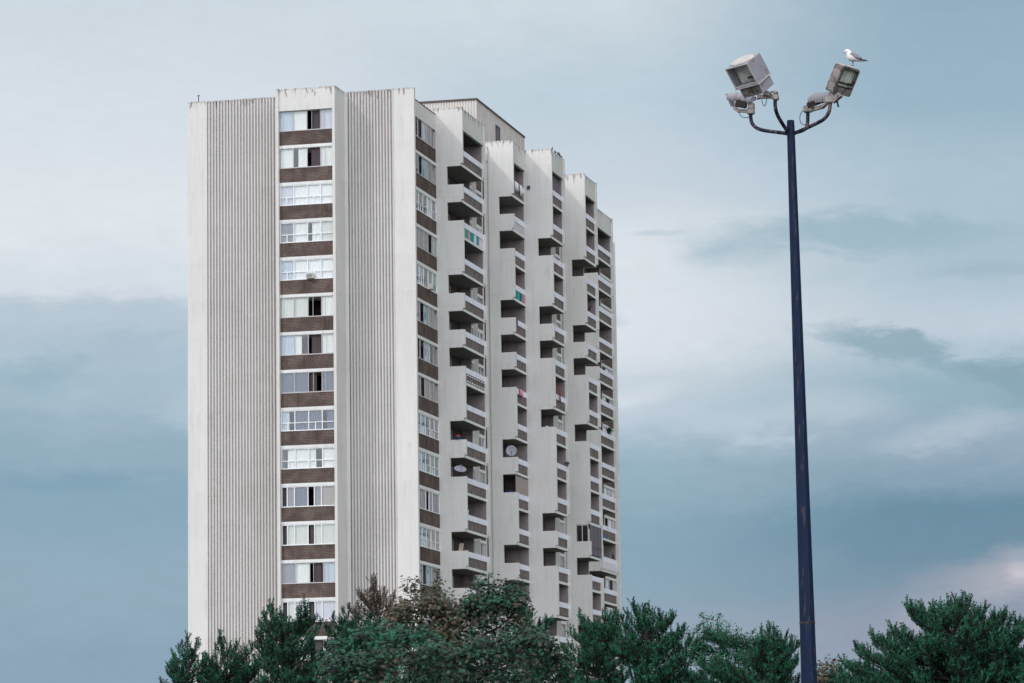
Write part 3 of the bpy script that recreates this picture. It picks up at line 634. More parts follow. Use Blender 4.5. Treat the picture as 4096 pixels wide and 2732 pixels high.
leafmat('leaf_maple_green', [(0, G3), (.3, G3), (.42, G1), (.58, G2), (.74, (.012,.17,.09,1)), (.86, G1), (.94, BR2), (1, BR1)], .8, wt=(.2, .45, .35), fs=3)
leafmat('leaf_maple_mix', [(0, G3), (.28, G3), (.40, G1), (.54, G2), (.64, G1), (.74, BR2), (.86, BR1), (1, (.15,.11,.085,1))], .8, wt=(.25, .42, .33), fs=3)
leafmat('leaf_locust', [(0, G3), (.3, G1), (.6, G2), (.85, G4), (1, BR2)], .6)
mat('bark', (.035, .026, .026), .95, var=.3, vscale=6)
def fastmesh(name, V, F, k, matn, parent):
    """V (n,3) float, F (m,k) int"""
    me = bpy.data.meshes.new(name); me.vertices.add(len(V)); me.vertices.foreach_set('co', V.astype(np.float32).ravel())
    me.loops.add(F.size); me.loops.foreach_set('vertex_index', F.astype(np.int32).ravel())
    me.polygons.add(len(F)); me.polygons.foreach_set('loop_start', np.arange(len(F), dtype=np.int32)*k); me.update(calc_edges=True); me.validate()
    me.materials.append(MATS[matn]); o = bpy.data.objects.new(name, me); col.objects.link(o); o.parent = parent; return o
def unit(a): return a/np.maximum(np.linalg.norm(a, axis=-1, keepdims=True), 1e-9)
def needles(tips, dirs, n, ln, wd, spread=.8):
    """n needles around each tuft: thin triangles"""
    m = len(tips); d = np.repeat(dirs, n, 0); p = np.repeat(tips, n, 0)
    q = unit(d+rng.normal(0, spread, (m*n, 3))*.75); L = ln*rng.uniform(.7, 1.15, (m*n, 1)); s = unit(np.cross(q, rng.normal(0, 1, (m*n, 3))))*wd*.5
    V = np.stack([p+s, p-s, p+q*L], 1).reshape(-1, 3); return V
def pine_tree(label, D, trunk_px, outline, peaks, leafm, group, dens=1.0, droop=.30, base_z=2.4):
    """a trunk, upswept limbs in tiers out to surveyed tips, side twigs and finger-like shoots clothed in needles"""
    Y = CAM.y+D; K = 4096/2351
    def W_(x_, y_, dy=0.0): return np.array(onY(x_*K, y_*K, Y+dy))
    ppm = np.linalg.norm(W_(1001, 1500)-W_(1000, 1500)); base = W_(trunk_px, 1500); base[2] = 0
    t = thing('pine_tree', label, 'tree', tuple(base), group)
    xs = np.array([p[0] for p in outline], float); ys = np.array([p[1] for p in outline], float); hw = max((xs.max()-xs.min())/2*ppm, .6)
    tips = [(W_(x_, y_+15, rng.normal(0, .22*hw)), 1) for x_, y_, r_ in peaks]
    n = int(dens*(xs.max()-xs.min())*(1640-ys.mean())/520)+12
    for i in range(n):
        x_ = rng.uniform(xs.min(), xs.max()); yt = np.interp(x_, xs, ys); y_ = yt+18+(1640-yt)*rng.random()**1.05
        fx = (x_-(xs.min()+xs.max())/2)/((xs.max()-xs.min())/2); dep = math.sqrt(max(.08, 1-fx*fx))*hw*.9
        tips.append((W_(x_, y_, rng.uniform(-dep, dep)), 0))
    zc_ = W_(trunk_px, 1640)[2]
    for i in range(int(14*hw*dens)):
        a = rng.uniform(0, 6.283); q = hw*math.sqrt(rng.random()); tips.append((np.array([base[0]+math.cos(a)*q, base[1]+math.sin(a)*q, base_z+(zc_-base_z)*rng.random()]), 0))
    top = max(p[2] for p, _ in tips); tr = MB(); rad = .10+hw*.035
    ax = lambda z: np.array([base[0]+.14*math.sin(z*.9), base[1]+.12*math.sin(z*1.3+1), z])
    zs = np.linspace(0, top*.9, 10); tr.tube([tuple(ax(z)-base) for z in zs], [max(.015, rad*(1-z/top*1.02)) for z in zs], 9)
    P = []; Dd = []
    up = np.array([0, 0, 1.0])
    for tip, lead in tips:
        hd = np.linalg.norm((tip-ax(tip[2]))[:2]); z0 = min(max(1.6, tip[2]-droop*hd-.25), top*.88); a = ax(z0); L = np.linalg.norm(tip-a)
        m1 = a+(tip-a)*.45-up*.10*L; m2 = a+(tip-a)*.8-up*(.12*L+.02)
        def bz(u): return ((1-u)**3)*a+3*u*(1-u)**2*m1+3*u*u*(1-u)*m2+u**3*tip
        us = np.linspace(0, 1, 7); pts_ = [bz(u) for u in us]; w0 = .016+.012*L
        tr.tube([tuple(p-base) for p in pts_], [w0*(1-.85*u) for u in us], 4, False)
        start = max(.25, 1-1.5/max(L, .3)); ns = max(3, int(L*(1-start)/.13))
        for j in range(ns+1):
            u = start+(1-start)*j/ns; c = bz(u); d = unit(bz(min(1, u+.03))-bz(u-.03)); side = unit(np.cross(d, up)+1e-6)
            nside = 1 if j == ns else 2
            for q in range(nside):
                sg = (1, -1)[q]; tl = rng.uniform(.10, .34)*(1-.55*(u-start)/(1-start+1e-6)) if j < ns else .02
                dirn = unit(side*sg*rng.uniform(.5, 1)+d*rng.uniform(.3, .9)+up*rng.uniform(-.05, .35)); e = c+dirn*tl
                if tl > .08: tr.tube([tuple(c-base), tuple(e-base)], [.007, .004], 3, False)
                nf = 3 if j < ns else 4
                for f in range(nf):
                    fb = c+(e-c)*rng.uniform(.35, 1)+rng.normal(0, .02, 3); fd = unit(up*rng.uniform(.7, 1.3)+dirn*rng.uniform(.2, .8)+rng.normal(0, .28, 3)); fl = rng.uniform(.13, .24)*(1.1 if lead and j == ns else 1)
                    k = max(3, int(fl/.038)); tt = np.linspace(0, 1, k)[:, None]; P.append(fb+fd*fl*tt); Dd.append(np.repeat(fd[None], k, 0))
    tr.build('trunk', 'bark', t, smooth=True, normals=False)
    V = needles(np.concatenate(P), np.concatenate(Dd), 8, .066, .020, .78)
    fastmesh('crown', V-base, np.arange(len(V)).reshape(-1, 3), 3, leafm, t); return t
LEAF = np.array([(0,-.5),(.16,-.12),(.5,-.16),(.30,.08),(.42,.40),(.14,.26),(0,.58),(-.14,.26),(-.42,.40),(-.30,.08),(-.5,-.16),(-.16,-.12)])
def leaves(P, N, size, shape):
    m = len(P); t_ = unit(np.cross(N, rng.normal(0, 1, (m, 3)))); b_ = np.cross(N, t_); s = size*rng.uniform(.65, 1.2, (m, 1, 1))
    V = P[:, None]+(t_[:, None]*shape[None, :, 0:1]+b_[:, None]*shape[None, :, 1:2])*s
    # curl: droop the outer points a little
    V = V-np.array([0, 0, 1.0])*(np.abs(shape[None, :, 0:1])**2)*s*.5
    return V.reshape(-1, 3)
def tree(kind, label, D, trunk_px, outline, peaks, leafm, group, base_z=2.6, cat='tree', name=None, dens=1.0, fill=True, r0=22, hw_scale=1.0, lean=0):
    """outline, peaks in half-size photo units surveyed from the photograph; D metres in front of the camera"""
    Y = CAM.y+D; K = 4096/2351
    def W_(x_, y_, dy=0.0): p = onY(x_*K, y_*K, Y+dy); return np.array(p)
    ppm = np.linalg.norm(W_(1001, 1500)-W_(1000, 1500)); base = W_(trunk_px, 1500); base[2] = 0
    if kind == 'pine': return pine_tree(label, D, trunk_px, outline, peaks, leafm, group, dens=min(dens, 1.6)*.62+.25, droop=lean or .30)
    name = name or {'pine': 'pine_tree', 'maple': 'maple_tree', 'locust': 'locust_tree'}[kind]
    t = thing(name, label, cat, tuple(base), group)
    xs = np.array([p[0] for p in outline], float); ys = np.array([p[1] for p in outline], float); hw = (xs.max()-xs.min())/2*ppm*hw_scale
    C = []; Rr = []
    for (x_, y_, r_) in peaks:
        C.append(W_(x_, y_+r_, rng.normal(0, .25*hw))); Rr.append(r_*ppm)
    for (x_, y_, r_) in peaks:
        for _ in range(3 if kind == 'pine' else 2): C.append(W_(x_+rng.normal(0, 3.5), y_+r_*2+rng.uniform(2, 24), rng.normal(0, .3*hw))); Rr.append(11*ppm)
    if fill:
        area = 0
        ybot = 1640
        nfill = int(1.45*dens*(xs.max()-xs.min())*(ybot-ys.mean())/(r0*r0)*1.15)
        for i in range(nfill):
            x_ = rng.uniform(xs.min(), xs.max()); yt = np.interp(x_, xs, ys); r_ = r0*rng.uniform(.7, 1.15)
            if i % 3 == 0: y_ = yt+4+abs(rng.normal(0, 12))+r_*rng.uniform(.9, 1.5)
            else: y_ = yt+8+r_*1.1+abs(rng.normal(0, 9))+(ybot-yt)*rng.random()**1.1
            fx = (x_-(xs.min()+xs.max())/2)/((xs.max()-xs.min())/2+1e-6); dep = math.sqrt(max(.05, 1-fx*fx))*hw*.75
            C.append(W_(x_, y_, rng.uniform(-dep, dep))); Rr.append(r_*ppm)
        # the part of the crown below the frame
        ct = W_(trunk_px, 1640); h_ = ct[2]-base_z
        for i in range(int(26*dens*max(1, hw))):
            a = rng.uniform(0, 6.283); q = math.sqrt(rng.random())*hw*1.0; C.append(np.array([base[0]+math.cos(a)*q, base[1]+math.sin(a)*q, base_z+h_*rng.random()])); Rr.append(r0*1.3*ppm)
    C = np.array(C); Rr = np.array(Rr)
    # trunk and limbs
    top = C[:, 2].max(); tr = MB(); tx = base+np.array([lean, 0, 0]); rad = .11+hw*.035
    ax = lambda z: np.array([base[0]+lean*(z/top)+.12*math.sin(z*.9), base[1]+.1*math.sin(z*1.3+1), z])
    zs = np.linspace(0, top*.84, 9); tr.tube([tuple(ax(z)-base) for z in zs], [max(.012, rad*(1-z/top*1.12)) for z in zs], 9)
    nodes_ = [ax(z)-base for z in np.linspace(top*.3, top*.9, 12)]; order = np.argsort(-Rr*rng.uniform(.6, 1.4, len(Rr)))
    for q_, ci in enumerate(order):
        b = C[ci]-base; nd = np.array(nodes_); cost = np.linalg.norm(nd-b, axis=1)+np.where(nd[:, 2] > b[2]+.1, 3, 0)
        if q_ < 9:
            z0 = min(top*.85, max(top*.3, b[2]-.45*np.linalg.norm((b-(ax(b[2])-base))[:2])-.3)); a = ax(z0)-base
        else: a = nd[np.argmin(cost)]
        m_ = (a+b)/2+np.array([0, 0, -.10*np.linalg.norm(b-a)]); w_ = .04 if q_ < 9 else .014
        tr.tube([tuple(a), tuple(m_), tuple(b)], [w_, w_*.7, .007], 5 if q_ < 9 else 3, False)
        nodes_ += [a*.4+m_*.6, m_, (m_+b)/2]
    tr.build('trunk', 'bark', t, smooth=True, normals=False)
    if True:
        P = []; N = []
        for c, r_ in zip(C, Rr):
            k = int((95 if kind == 'maple' else 210)*(r_/.35)**2*1.0); d = unit(rng.normal(0, 1, (k, 3))); rr = r_*(rng.random((k, 1))**.45)*1.15
            flip = (rng.random(k) < .5)&(d[:, 2] < 0); d[flip, 2] *= -1; p = c+d*rr*np.array([1.15, 1.15, .95])+rng.normal(0, .06, (k, 3))
            if kind == 'locust':
                L = rng.random((k, 1))*.35; dirs = unit(np.stack([rng.normal(.6, .5, k), rng.normal(0, .6, k), rng.normal(.35, .35, k)], 1)); p = c+dirs*(r_*rng.uniform(.2, 1.5, (k, 1)))+rng.normal(0, .035, (k, 3))-np.array([0, 0, 1.0])*L*.25
            P.append(p); N.append(unit(d*.6+np.array([0, -.25, .75])+rng.normal(0, .35, (k, 3))))
        P = np.concatenate(P); N = np.concatenate(N)
        if kind == 'maple': V = leaves(P, N, .125, LEAF); F = np.arange(len(V)).reshape(-1, 12); fastmesh('crown', V-base, F, 12, leafm, t)
        else: V = leaves(P, N, .085, np.array([(0,-.6),(.22,0),(0,.6),(-.22,0)])); F = np.arange(len(V)).reshape(-1, 4); fastmesh('crown', V-base, F, 4, leafm, t)
    return t
PG = 'pines in front of the tower'; MG = 'maples in front of the tower'
tree('pine', 'dark sparse pine at the left end of the tree line, by the tower corner', 96, 440, [(372,1545),(398,1505),(430,1482),(470,1500),(505,1520)], [(430,1453,14),(415,1470,12),(452,1466,13),(400,1494,12),(470,1500,11),(388,1520,10),(485,1508,10),(440,1490,14)], 'leaf_pine', PG, dens=1.3, r0=18)
tree('pine', 'ragged brownish green pine, second from the left end', 98, 520, [(465,1540),(490,1495),(520,1490),(550,1490),(585,1500),(612,1520)], [(505,1448,11),(500,1466,13),(520,1462,11),(545,1470,11),(560,1480,12),(580,1476,11),(530,1480,14),(475,1500,11)], 'leaf_pine', PG, dens=1.6, r0=18)
tree('pine', 'dense dark pine with two blunt tops below the last bay window', 88, 668, [(583,1470),(596,1430),(625,1410),(650,1430),(680,1425),(705,1410),(730,1430),(750,1450)], [(618,1383,13),(628,1395,14),(605,1402,14),(598,1425,12),(645,1402,12),(655,1412,13),(703,1378,13),(706,1396,15),(690,1395,12),(722,1412,13),(735,1425,12),(590,1450,12),(660,1430,14)], 'leaf_pine', PG, dens=1.9, r0=21)
tree('pine', 'thin reddish brown pine standing against the fluted panel', 104, 862, [(815,1430),(850,1400),(880,1390),(915,1400),(930,1420)], [(855,1320,12),(862,1334,12),(848,1345,12),(826,1352,9),(835,1362,10),(820,1378,10),(882,1350,10),(905,1360,9),(870,1368,13),(896,1382,13),(850,1385,13),(915,1385,11),(800,1385,9)], 'leaf_pine_brown', PG, dens=1.5, r0=16)
tree('pine', 'low bushy green pine left of the maples', 99, 800, [(735,1450),(760,1425),(795,1412),(830,1410),(870,1412),(905,1430)], [(764,1408,12),(793,1394,12),(748,1428,12),(780,1415,13),(820,1405,13),(850,1404,13)], 'leaf_pine', PG, dens=1.6, r0=20)
tree('maple', 'reddish brown maple with bare twig tips beside the side windows', 92, 965, [(880,1440),(900,1395),(925,1372),(960,1360),(1000,1355),(1030,1375),(1055,1400)], [(935,1320,8),(955,1322,9),(950,1340,12),(925,1350,12),(975,1345,13),(1003,1315,9),(1002,1335,12),(1020,1350,13),(985,1362,14),(905,1368,12),(1038,1362,12)], 'leaf_maple_brown', MG, dens=.85, r0=19)
tree('maple', 'tall green and russet maple, tallest in the middle of the tree line', 95, 1110, [(1010,1430),(1050,1385),(1085,1355),(1115,1345),(1150,1350),(1190,1355),(1205,1380),(1200,1420),(1215,1450)], [(1095,1320,10),(1118,1318,11),(1138,1320,10),(1110,1335,14),(1085,1340,12),(1060,1362,12),(1158,1328,10),(1182,1326,10),(1198,1332,10),(1170,1342,13),(1145,1342,12),(1203,1352,10)], 'leaf_maple', MG, dens=.9, r0=20)
tree('maple', 'broad low green maple with russet tips spread across the front', 80, 1050, [(740,1510),(790,1475),(840,1490),(890,1462),(940,1478),(1000,1455),(1050,1470),(1100,1440),(1140,1462),(1180,1436),(1240,1440),(1280,1465),(1310,1500)], [(1180,1426,14),(1215,1428,14),(1245,1432,13),(1150,1436,14)], 'leaf_maple_mix', MG, dens=.66, r0=22, hw_scale=.6)
tree('maple', 'leafy green maple between the bushy pine and the russet maples', 86, 880, [(735,1500),(775,1462),(830,1430),(870,1420),(930,1425),(990,1440),(1020,1470)], [], 'leaf_maple_green', MG, dens=.9, r0=20)
tree('pine', 'bright green pine top poking out behind the russet maple', 112, 1210, [(1175,1440),(1205,1410),(1235,1425),(1270,1440),(1290,1460)], [(1206,1384,12),(1200,1398,13),(1220,1396,12),(1250,1412,11),(1266,1416,10),(1238,1420,12),(1180,1410,10)], 'leaf_pine_bright', PG, dens=.9, r0=18)
tree('pine', 'green pine covering the foot of the farthest balconies', 94, 1385, [(1288,1460),(1320,1440),(1350,1428),(1390,1420),(1420,1418),(1440,1430)], [(1332,1402,10),(1338,1418,12),(1358,1422,11),(1382,1408,11),(1396,1400,11),(1412,1396,11),(1420,1406,12),(1310,1440,12),(1370,1425,13),(1400,1418,13)], 'leaf_pine_bright', PG, dens=1.6, r0=22)
tree('pine', 'spiky pine with upturned shoots just right of the tower', 90, 1490, [(1405,1470),(1440,1425),(1470,1418),(1510,1425),(1540,1440),(1570,1465),(1590,1500)], [(1453,1376,9),(1457,1390,11),(1440,1398,11),(1472,1390,9),(1478,1402,11),(1492,1388,9),(1497,1402,11),(1514,1400,9),(1546,1402,8),(1541,1418,10),(1530,1425,11),(1520,1418,12),(1571,1434,8),(1566,1448,10),(1585,1458,8),(1428,1412,12),(1558,1440,10)], 'leaf_pine_bright', PG, dens=1.7, r0=21)
tree('locust', 'feathery locust tree with brown tips left of the lamp mast', 100, 1640, [(1570,1490),(1585,1455),(1615,1430),(1650,1435),(1680,1445),(1710,1455),(1735,1470),(1745,1500)], [(1605,1400,10),(1612,1415,12),(1626,1408,10),(1648,1406,9),(1645,1422,12),(1668,1424,11),(1690,1436,11),(1696,1450,12),(1728,1440,9),(1712,1448,10),(1590,1440,11),(1735,1450,8)], 'leaf_locust', None, dens=1.3, r0=18, name='locust_tree')
tree('pine', 'rounded pine directly left of the lamp mast', 92, 1775, [(1560,1520),(1620,1500),(1690,1490),(1730,1460),(1760,1455),(1800,1465),(1830,1490),(1842,1520)], [(1771,1428,10),(1768,1442,12),(1748,1440,10),(1786,1446,10),(1802,1452,10),(1820,1460,10),(1832,1470,8),(1818,1478,11),(1735,1462,11),(1790,1466,13),(1832,1505,10)], 'leaf_pine_bright', PG, dens=1.7, r0=21)
tree('maple', 'spindly brown-leaved young tree just right of the lamp mast', 88, 1900, [(1872,1545),(1885,1530),(1915,1530),(1940,1540)], [(1880,1512,6),(1886,1526,8),(1900,1508,6),(1905,1520,8),(1917,1508,6),(1920,1524,8),(1890,1540,9),(1908,1545,9),(1930,1545,8),(1880,1555,9),(1925,1560,9)], 'leaf_maple_brown', MG, dens=.5, r0=14)
big = [(1905,1560),(1940,1535),(1970,1508),(2000,1492),(2040,1480),(2075,1478),(2100,1462),(2125,1440),(2160,1412),(2200,1404),(2235,1420),(2270,1432),(2310,1430),(2350,1440),(2400,1460),(2450,1500)]
pk = [(1966,1476,8),(1972,1488,10),(1985,1486,9),(2003,1452,8),(2008,1466,11),(2022,1460,9),(2040,1454,8),(2042,1468,11),(2050,1434,8),(2058,1448,10),(2075,1440,9),(2085,1380,8),(2088,1394,10),(2095,1408,10),(2100,1388,8),(2116,1386,8),(2114,1400,10),(2108,1418,11),(2144,1383,8),(2146,1396,10),(2160,1383,8),(2163,1396,10),(2175,1374,8),(2180,1388,10),(2190,1376,9),(2202,1371,8),(2206,1384,10),(2221,1366,8),(2222,1380,10),(2232,1390,9),(2258,1388,8),(2256,1402,11),(2244,1404,10),(2272,1408,9),(2285,1410,9),(2309,1399,8),(2306,1412,10),(2324,1412,8),(2335,1420,9),(2348,1424,9),(2370,1430,10),(2395,1450,10),(1938,1512,8),(1930,1530,9),(1950,1524,10),(2135,1400,11),(2125,1425,12),(1915,1545,9)]
tree('pine', 'large spreading green pine filling the lower right corner', 82, 2200, big, pk, 'leaf_pine_bright', PG, dens=1.6, r0=24, hw_scale=.75, lean=.19)
pot((1.83, 54.6, par(6)), 'potted plant with long leaves on a railing of the far stack')

# ================================================================ lamp mast with the gull
YM = CAM.y+65.0
def LP(cx, cy, dep=0.0, s=3.336, ox=2850, oy=150):     # survey point on the mast plane, dep metres nearer
    return onY(ox+cx/s, oy+cy/s, YM-dep)
mtop = onY(3162, 482, YM); mbot = onY(3237, 2732, YM)
ax = (mbot-mtop)/(mbot.z-mtop.z); foot = mtop+ax*(0-mtop.z)
mast = thing('floodlight_mast', 'tall dark blue octagonal mast carrying four worn floodlights on curved arms', 'light mast', tuple(foot))
def wear(name, c, rust, amt, sc, metal=0, rough=.55, vs=(1,1,1)):
    m = bpy.data.materials.new(name); m.use_nodes = True; t = NT(m.node_tree); b = t.n['Principled BSDF']; oc = t.node('ShaderNodeTexCoord').outputs['Object']
    nz = t.noise(t.vm(oc, vs), sc, 6, .65, .3); n2_ = t.noise(oc, sc*.4, 3, .5)
    cc = t.mix(t.ss(n2_, .3, .7), tuple(v*.8 for v in c)+(1,), tuple(c)+(1,))
    cc = t.mix(t.ss(nz, 1-amt-.06, 1-amt+.06), cc, tuple(rust)+(1,)); t.l.new(cc, b.inputs['Base Color']); b.inputs['Roughness'].default_value = rough; b.inputs['Metallic'].default_value = metal; b.inputs['Specular IOR Level'].default_value = .2
    MATS[name] = m
wear('mast_paint', (.004, .016, .05), (.075, .05, .055), .37, 6, vs=(3, 3, .35), rough=.6)
wear('arm_paint', (.010, .018, .05), (.15, .10, .095), .45, 9, rough=.6)
wear('lamp_housing', (.36, .355, .40), (.22, .18, .18), .40, 5, rough=.55)
wear('lamp_dirty', (.29, .265, .262), (.115, .09, .088), .46, 6, rough=.65)
wear('lamp_rim', (.55, .53, .52), (.15, .10, .10), .35, 12)
wear('galv', (.36, .33, .31), (.16, .11, .10), .42, 14, rough=.6)
mat('lamp_inside', (.78, .77, .74), .6, var=.3, vscale=5); mat('lamp_dark', (.03, .02, .022), .6)
wear('band_rust', (.022, .018, .022), (.07,.045,.04), .5, 14)
F_ = lambda p: p-foot
def octa(p0, p1, r0_, r1_, name, m, parent, rot=R(22.5+14)):
    rings = [[(p.x+r_*math.cos(rot+a), p.y+r_*math.sin(rot+a), p.z) for a in np.linspace(0, 2*math.pi, 9)[:-1]] for p, r_ in ((p0, r0_), (p1, r1_))]
    return MB().ring_loft(rings).build(name, m, parent)
zc = mtop.z
def rad_at(z): return .0815+(zc-.1-z)*.00745
pj = Vector(mtop)-ax*.09
octa(F_(foot), F_(pj), rad_at(0), rad_at(zc), 'pole', 'mast_paint', mast)
octa(F_(pj), F_(mtop), .078, .074, 'cap', 'mast_paint', mast)
zb = onY(3222, 2491, YM).z; pb = foot+ax*zb
octa(F_(pb-ax*.022), F_(pb+ax*.022), rad_at(zb)+.006, rad_at(zb)+.006, 'band', 'band_rust', mast)
MB().box(-.28, .28, -.28, .28, 0, .04).build('base_plate', 'galv', mast)
def smooth_path(pts, n=6):
    out = []
    for i in range(len(pts)-1):
        p0, p1, p2, p3 = pts[max(i-1, 0)], pts[i], pts[i+1], pts[min(i+2, len(pts)-1)]
        for j in range(n):
            t = j/n; out.append(.5*((2*p1)+(p2-p0)*t+(2*p0-5*p1+4*p2-p3)*t*t+(3*p1-p0-3*p2+p3)*t**3))
    return out+[pts[-1]]
ARMS = [([(1010,1275,.0),(975,1215,.12),(905,1105,.4),(858,1010,.66),(838,925,.76),(836,835,.8)], .8),
        ([(1000,1283,0),(850,1262,-.1),(700,1242,-.3),(595,1210,-.42),(532,1150,-.48),(512,1080,-.5),(511,1010,-.5)], -.5),
        ([(1090,1280,0),(1240,1215,.12),(1400,1140,.28),(1495,1080,.36),(1555,990,.4),(1572,870,.4)], .4),
        ([(1060,1280,-.05),(1140,1262,-.22),(1215,1235,-.5),(1258,1190,-.7),(1270,1100,-.75),(1272,985,-.75)], -.75)]
for pts, d in ARMS:
    MB().tube(smooth_path([F_(LP(a, b, c)) for a, b, c in pts]), .037, 12).build('arm', 'arm_paint', mast, smooth=True)
NZ = -FW
def cvec(x_, y_, z_, s=3.336):     # image-plane pixels of the survey crop + towards-viewer component -> world vector
    sc = 65.0/FW.y/FPX; return (RI*x_-UP*y_+NZ*z_)*sc
def hexa(o_, a, h_, d): 
    mb = MB(); mb.v = [tuple(o_+a*i+h_*j+d*k) for k in (0, 1) for j in (0, 1) for i in (0, 1)]
    mb.f = [(0,1,3,2),(4,6,7,5),(0,4,5,1),(2,3,7,6),(0,2,6,4),(1,5,7,3)]; return mb
def obox(mb, o_, a, h_, d, r):      # box in fractions of the frame (a,h,d)
    a0, a1, h0, h1, d0, d1 = r; n = len(mb.v)
    mb.v += [tuple(o_+a*i+h_*j+d*k) for k in (d0, d1) for j in (h0, h1) for i in (a0, a1)]
    mb.f += [tuple(n+q for q in f) for f in ((0,1,3,2),(4,6,7,5),(0,4,5,1),(2,3,7,6),(0,2,6,4),(1,5,7,3))]; return mb
# floodlight seen from its glass side, upper left
def ortho(a, h_, d):
    return a, h_, d
o1 = F_(LP(172, 425, 1.0)); a1 = cvec(80, -16, 92); h1 = cvec(44, 77, -24.8); d1 = cvec(51, -46, -52.3)
hm = MB()
obox(hm, o1, a1, h1, d1, (0, 1, 0, .05, 0, 1)); obox(hm, o1, a1, h1, d1, (0, .03, .05, 1, 0, 1)); obox(hm, o1, a1, h1, d1, (.97, 1, .05, 1, 0, 1)); obox(hm, o1, a1, h1, d1, (.03, .97, .05, 1, .85, 1)); obox(hm, o1, a1, h1, d1, (.03, .97, .93, 1, 0, .85))
# shallow domed lid
rings = []
for q, up_ in ((.49, 0), (.47, .045), (.40, .085), (.25, .115), (.02, .125)):
    rings.append([o1+a1*(.5+q*math.cos(t))+d1*(.52+q*.94*math.sin(t))-h1*up_ for t in np.linspace(0, 2*math.pi, 25)[:-1]])
L1 = hm.build('floodlight', 'lamp_housing', mast)
MB().ring_loft(rings).build('lid', 'lamp_rim', L1, smooth=True)
m = MB(); obox(m, o1, a1, h1, d1, (0, 1, -.006, .03, -.03, -.002)); obox(m, o1, a1, h1, d1, (0, .035, .03, .96, -.03, -.002)); obox(m, o1, a1, h1, d1, (.965, 1, .03, .96, -.03, -.002)); obox(m, o1, a1, h1, d1, (0, 1, .92, .95, -.035, -.002)); obox(m, o1, a1, h1, d1, (0, 1, .96, 1.0, -.03, -.002)); m.build('glass_frame', 'lamp_rim', L1)
obox(MB(), o1, a1, h1, d1, (.035, .965, .03, .92, .02, .03)).build('glass', 'lamp_glass', L1)
obox(MB(), o1, a1, h1, d1, (.10, .97, .05, .92, .38, .84)).build('reflector', 'lamp_inside', L1)
m = MB(); obox(m, o1, a1, h1, d1, (.5, .9, .70, .76, .25, .37)); obox(m, o1, a1, h1, d1, (.82, .95, .66, .80, .2, .37)); m.build('lamp_holder', 'lamp_dark', L1)
obox(MB(), o1, a1, h1, d1, (-.03, 1.04, 1.0, 1.035, -.04, 1.05)).build('rim', 'lamp_rim', L1)
obox(MB(), o1, a1, h1, d1, (.09, .95, 1.036, 1.5, .06, .96)).build('ballast_box', ['lamp_housing', 'lamp_dirty'], L1).data.polygons[0].material_index = 1
def bracket(p0, p1, th, m='galv'):
    p0, p1 = Vector(p0), Vector(p1); d = (p1-p0); u_ = d.normalized(); s_ = u_.cross(Vector((0,0,1))).normalized()*th; v_ = s_.cross(u_).normalized()*th
    mb = MB(); mb.v = [tuple(p+s_*i+v_*j) for p in (p0, p1) for j in (-1, 1) for i in (-1, 1)]; mb.f = [(0,1,3,2),(4,6,7,5),(0,4,5,1),(2,3,7,6),(0,2,6,4),(1,5,7,3)]; return mb
def knuckle(cx, cy, dep, w_=.11, h_=.11, name='knuckle'):
    c = F_(LP(cx, cy, dep)); return MB().box(c.x-w_, c.x+w_, c.y-.07, c.y+.07, c.z-h_, c.z+h_).build(name, 'galv', mast, bevel=.015)
knuckle(842, 800, .8, .06, .055); knuckle(842, 738, .8, .045, .03)
bracket(F_(LP(600,790,.95)), F_(LP(830,790,.8)), .035).build('mount_bracket', 'lamp_dirty', mast)
bracket(F_(LP(700,740,.95)), F_(LP(770,775,.85)), .045).build('mount_bracket', 'lamp_dirty', mast)
MB().tube(smooth_path([F_(LP(a,b,.85)) for a,b in ((750,745),(785,727),(845,728),(868,760))]), .012, 6).build('mount_bracket', 'lamp_dark', mast)
# floodlight with rounded front, upper right
def rounded(o_, a, h_, rx, n=5):
    pts = []
    la, lh = a.length, h_.length
    for cx_, cy_, st_ in ((1-rx/la, 1-rx/lh, 0), (rx/la, 1-rx/lh, 1), (rx/la, rx/lh, 2), (1-rx/la, rx/lh, 3)):
        for i in range(n+1): t = math.pi/2*(st_+i/n); pts.append((cx_+math.cos(t)*rx/la, cy_+math.sin(t)*rx/lh))
    return pts
o2 = F_(LP(1740, 378, .65)); a2 = cvec(79, 12, -95); h2 = cvec(-41, 103, -21); d2 = cvec(-26, -14, -25)
pr = rounded(o2, a2, h2, .05); at = lambda p, k: o2+a2*p[0]+h2*p[1]+d2*k
def inset(p, q): return (.5+(p[0]-.5)*q[0]+q[2], .5+(p[1]-.5)*q[1]+q[3])
rings = [[at(p, 0) for p in pr], [at(p, .12) for p in pr], [at(inset(p, (.99,.99,0,0)), .2) for p in pr], [at(inset(p, (.99,.99,0,0)), 1.0) for p in pr], [at(inset(p, (.95,.95,0,0)), 1.06) for p in pr]]
# hollow front: step in to the window opening
q1 = (.80, .66, .02, -.10)
front = [[at(inset(p, q1), .45) for p in pr], [at(inset(p, q1), 0) for p in pr]]
L2 = MB().ring_loft(front+rings).build('floodlight', 'lamp_dirty', mast)
MB().ring_loft([[at(inset(p, (q1[0]+.03, q1[1]+.03, q1[2], q1[3])), -.01) for p in pr], [at(inset(p, (q1[0]+.03, q1[1]+.03, q1[2], q1[3])), -.015) for p in pr], [at(inset(p, (q1[0]-.02, q1[1]-.02, q1[2], q1[3])), -.015) for p in pr], [at(inset(p, (q1[0]-.02, q1[1]-.02, q1[2], q1[3])), .05) for p in pr]], False).build('glass_frame', 'lamp_dark', L2)
MB().ring_loft([[at(inset(p, q1), .10) for p in pr], [at(inset(p, q1), .12) for p in pr]]).build('glass', 'lamp_glass', L2)
MB().ring_loft([[at(inset(p, (.78,.62,.02,-.10)), .30) for p in pr], [at(inset(p, (.78,.62,.02,-.10)), .43) for p in pr]]).build('reflector', 'lamp_inside', L2)
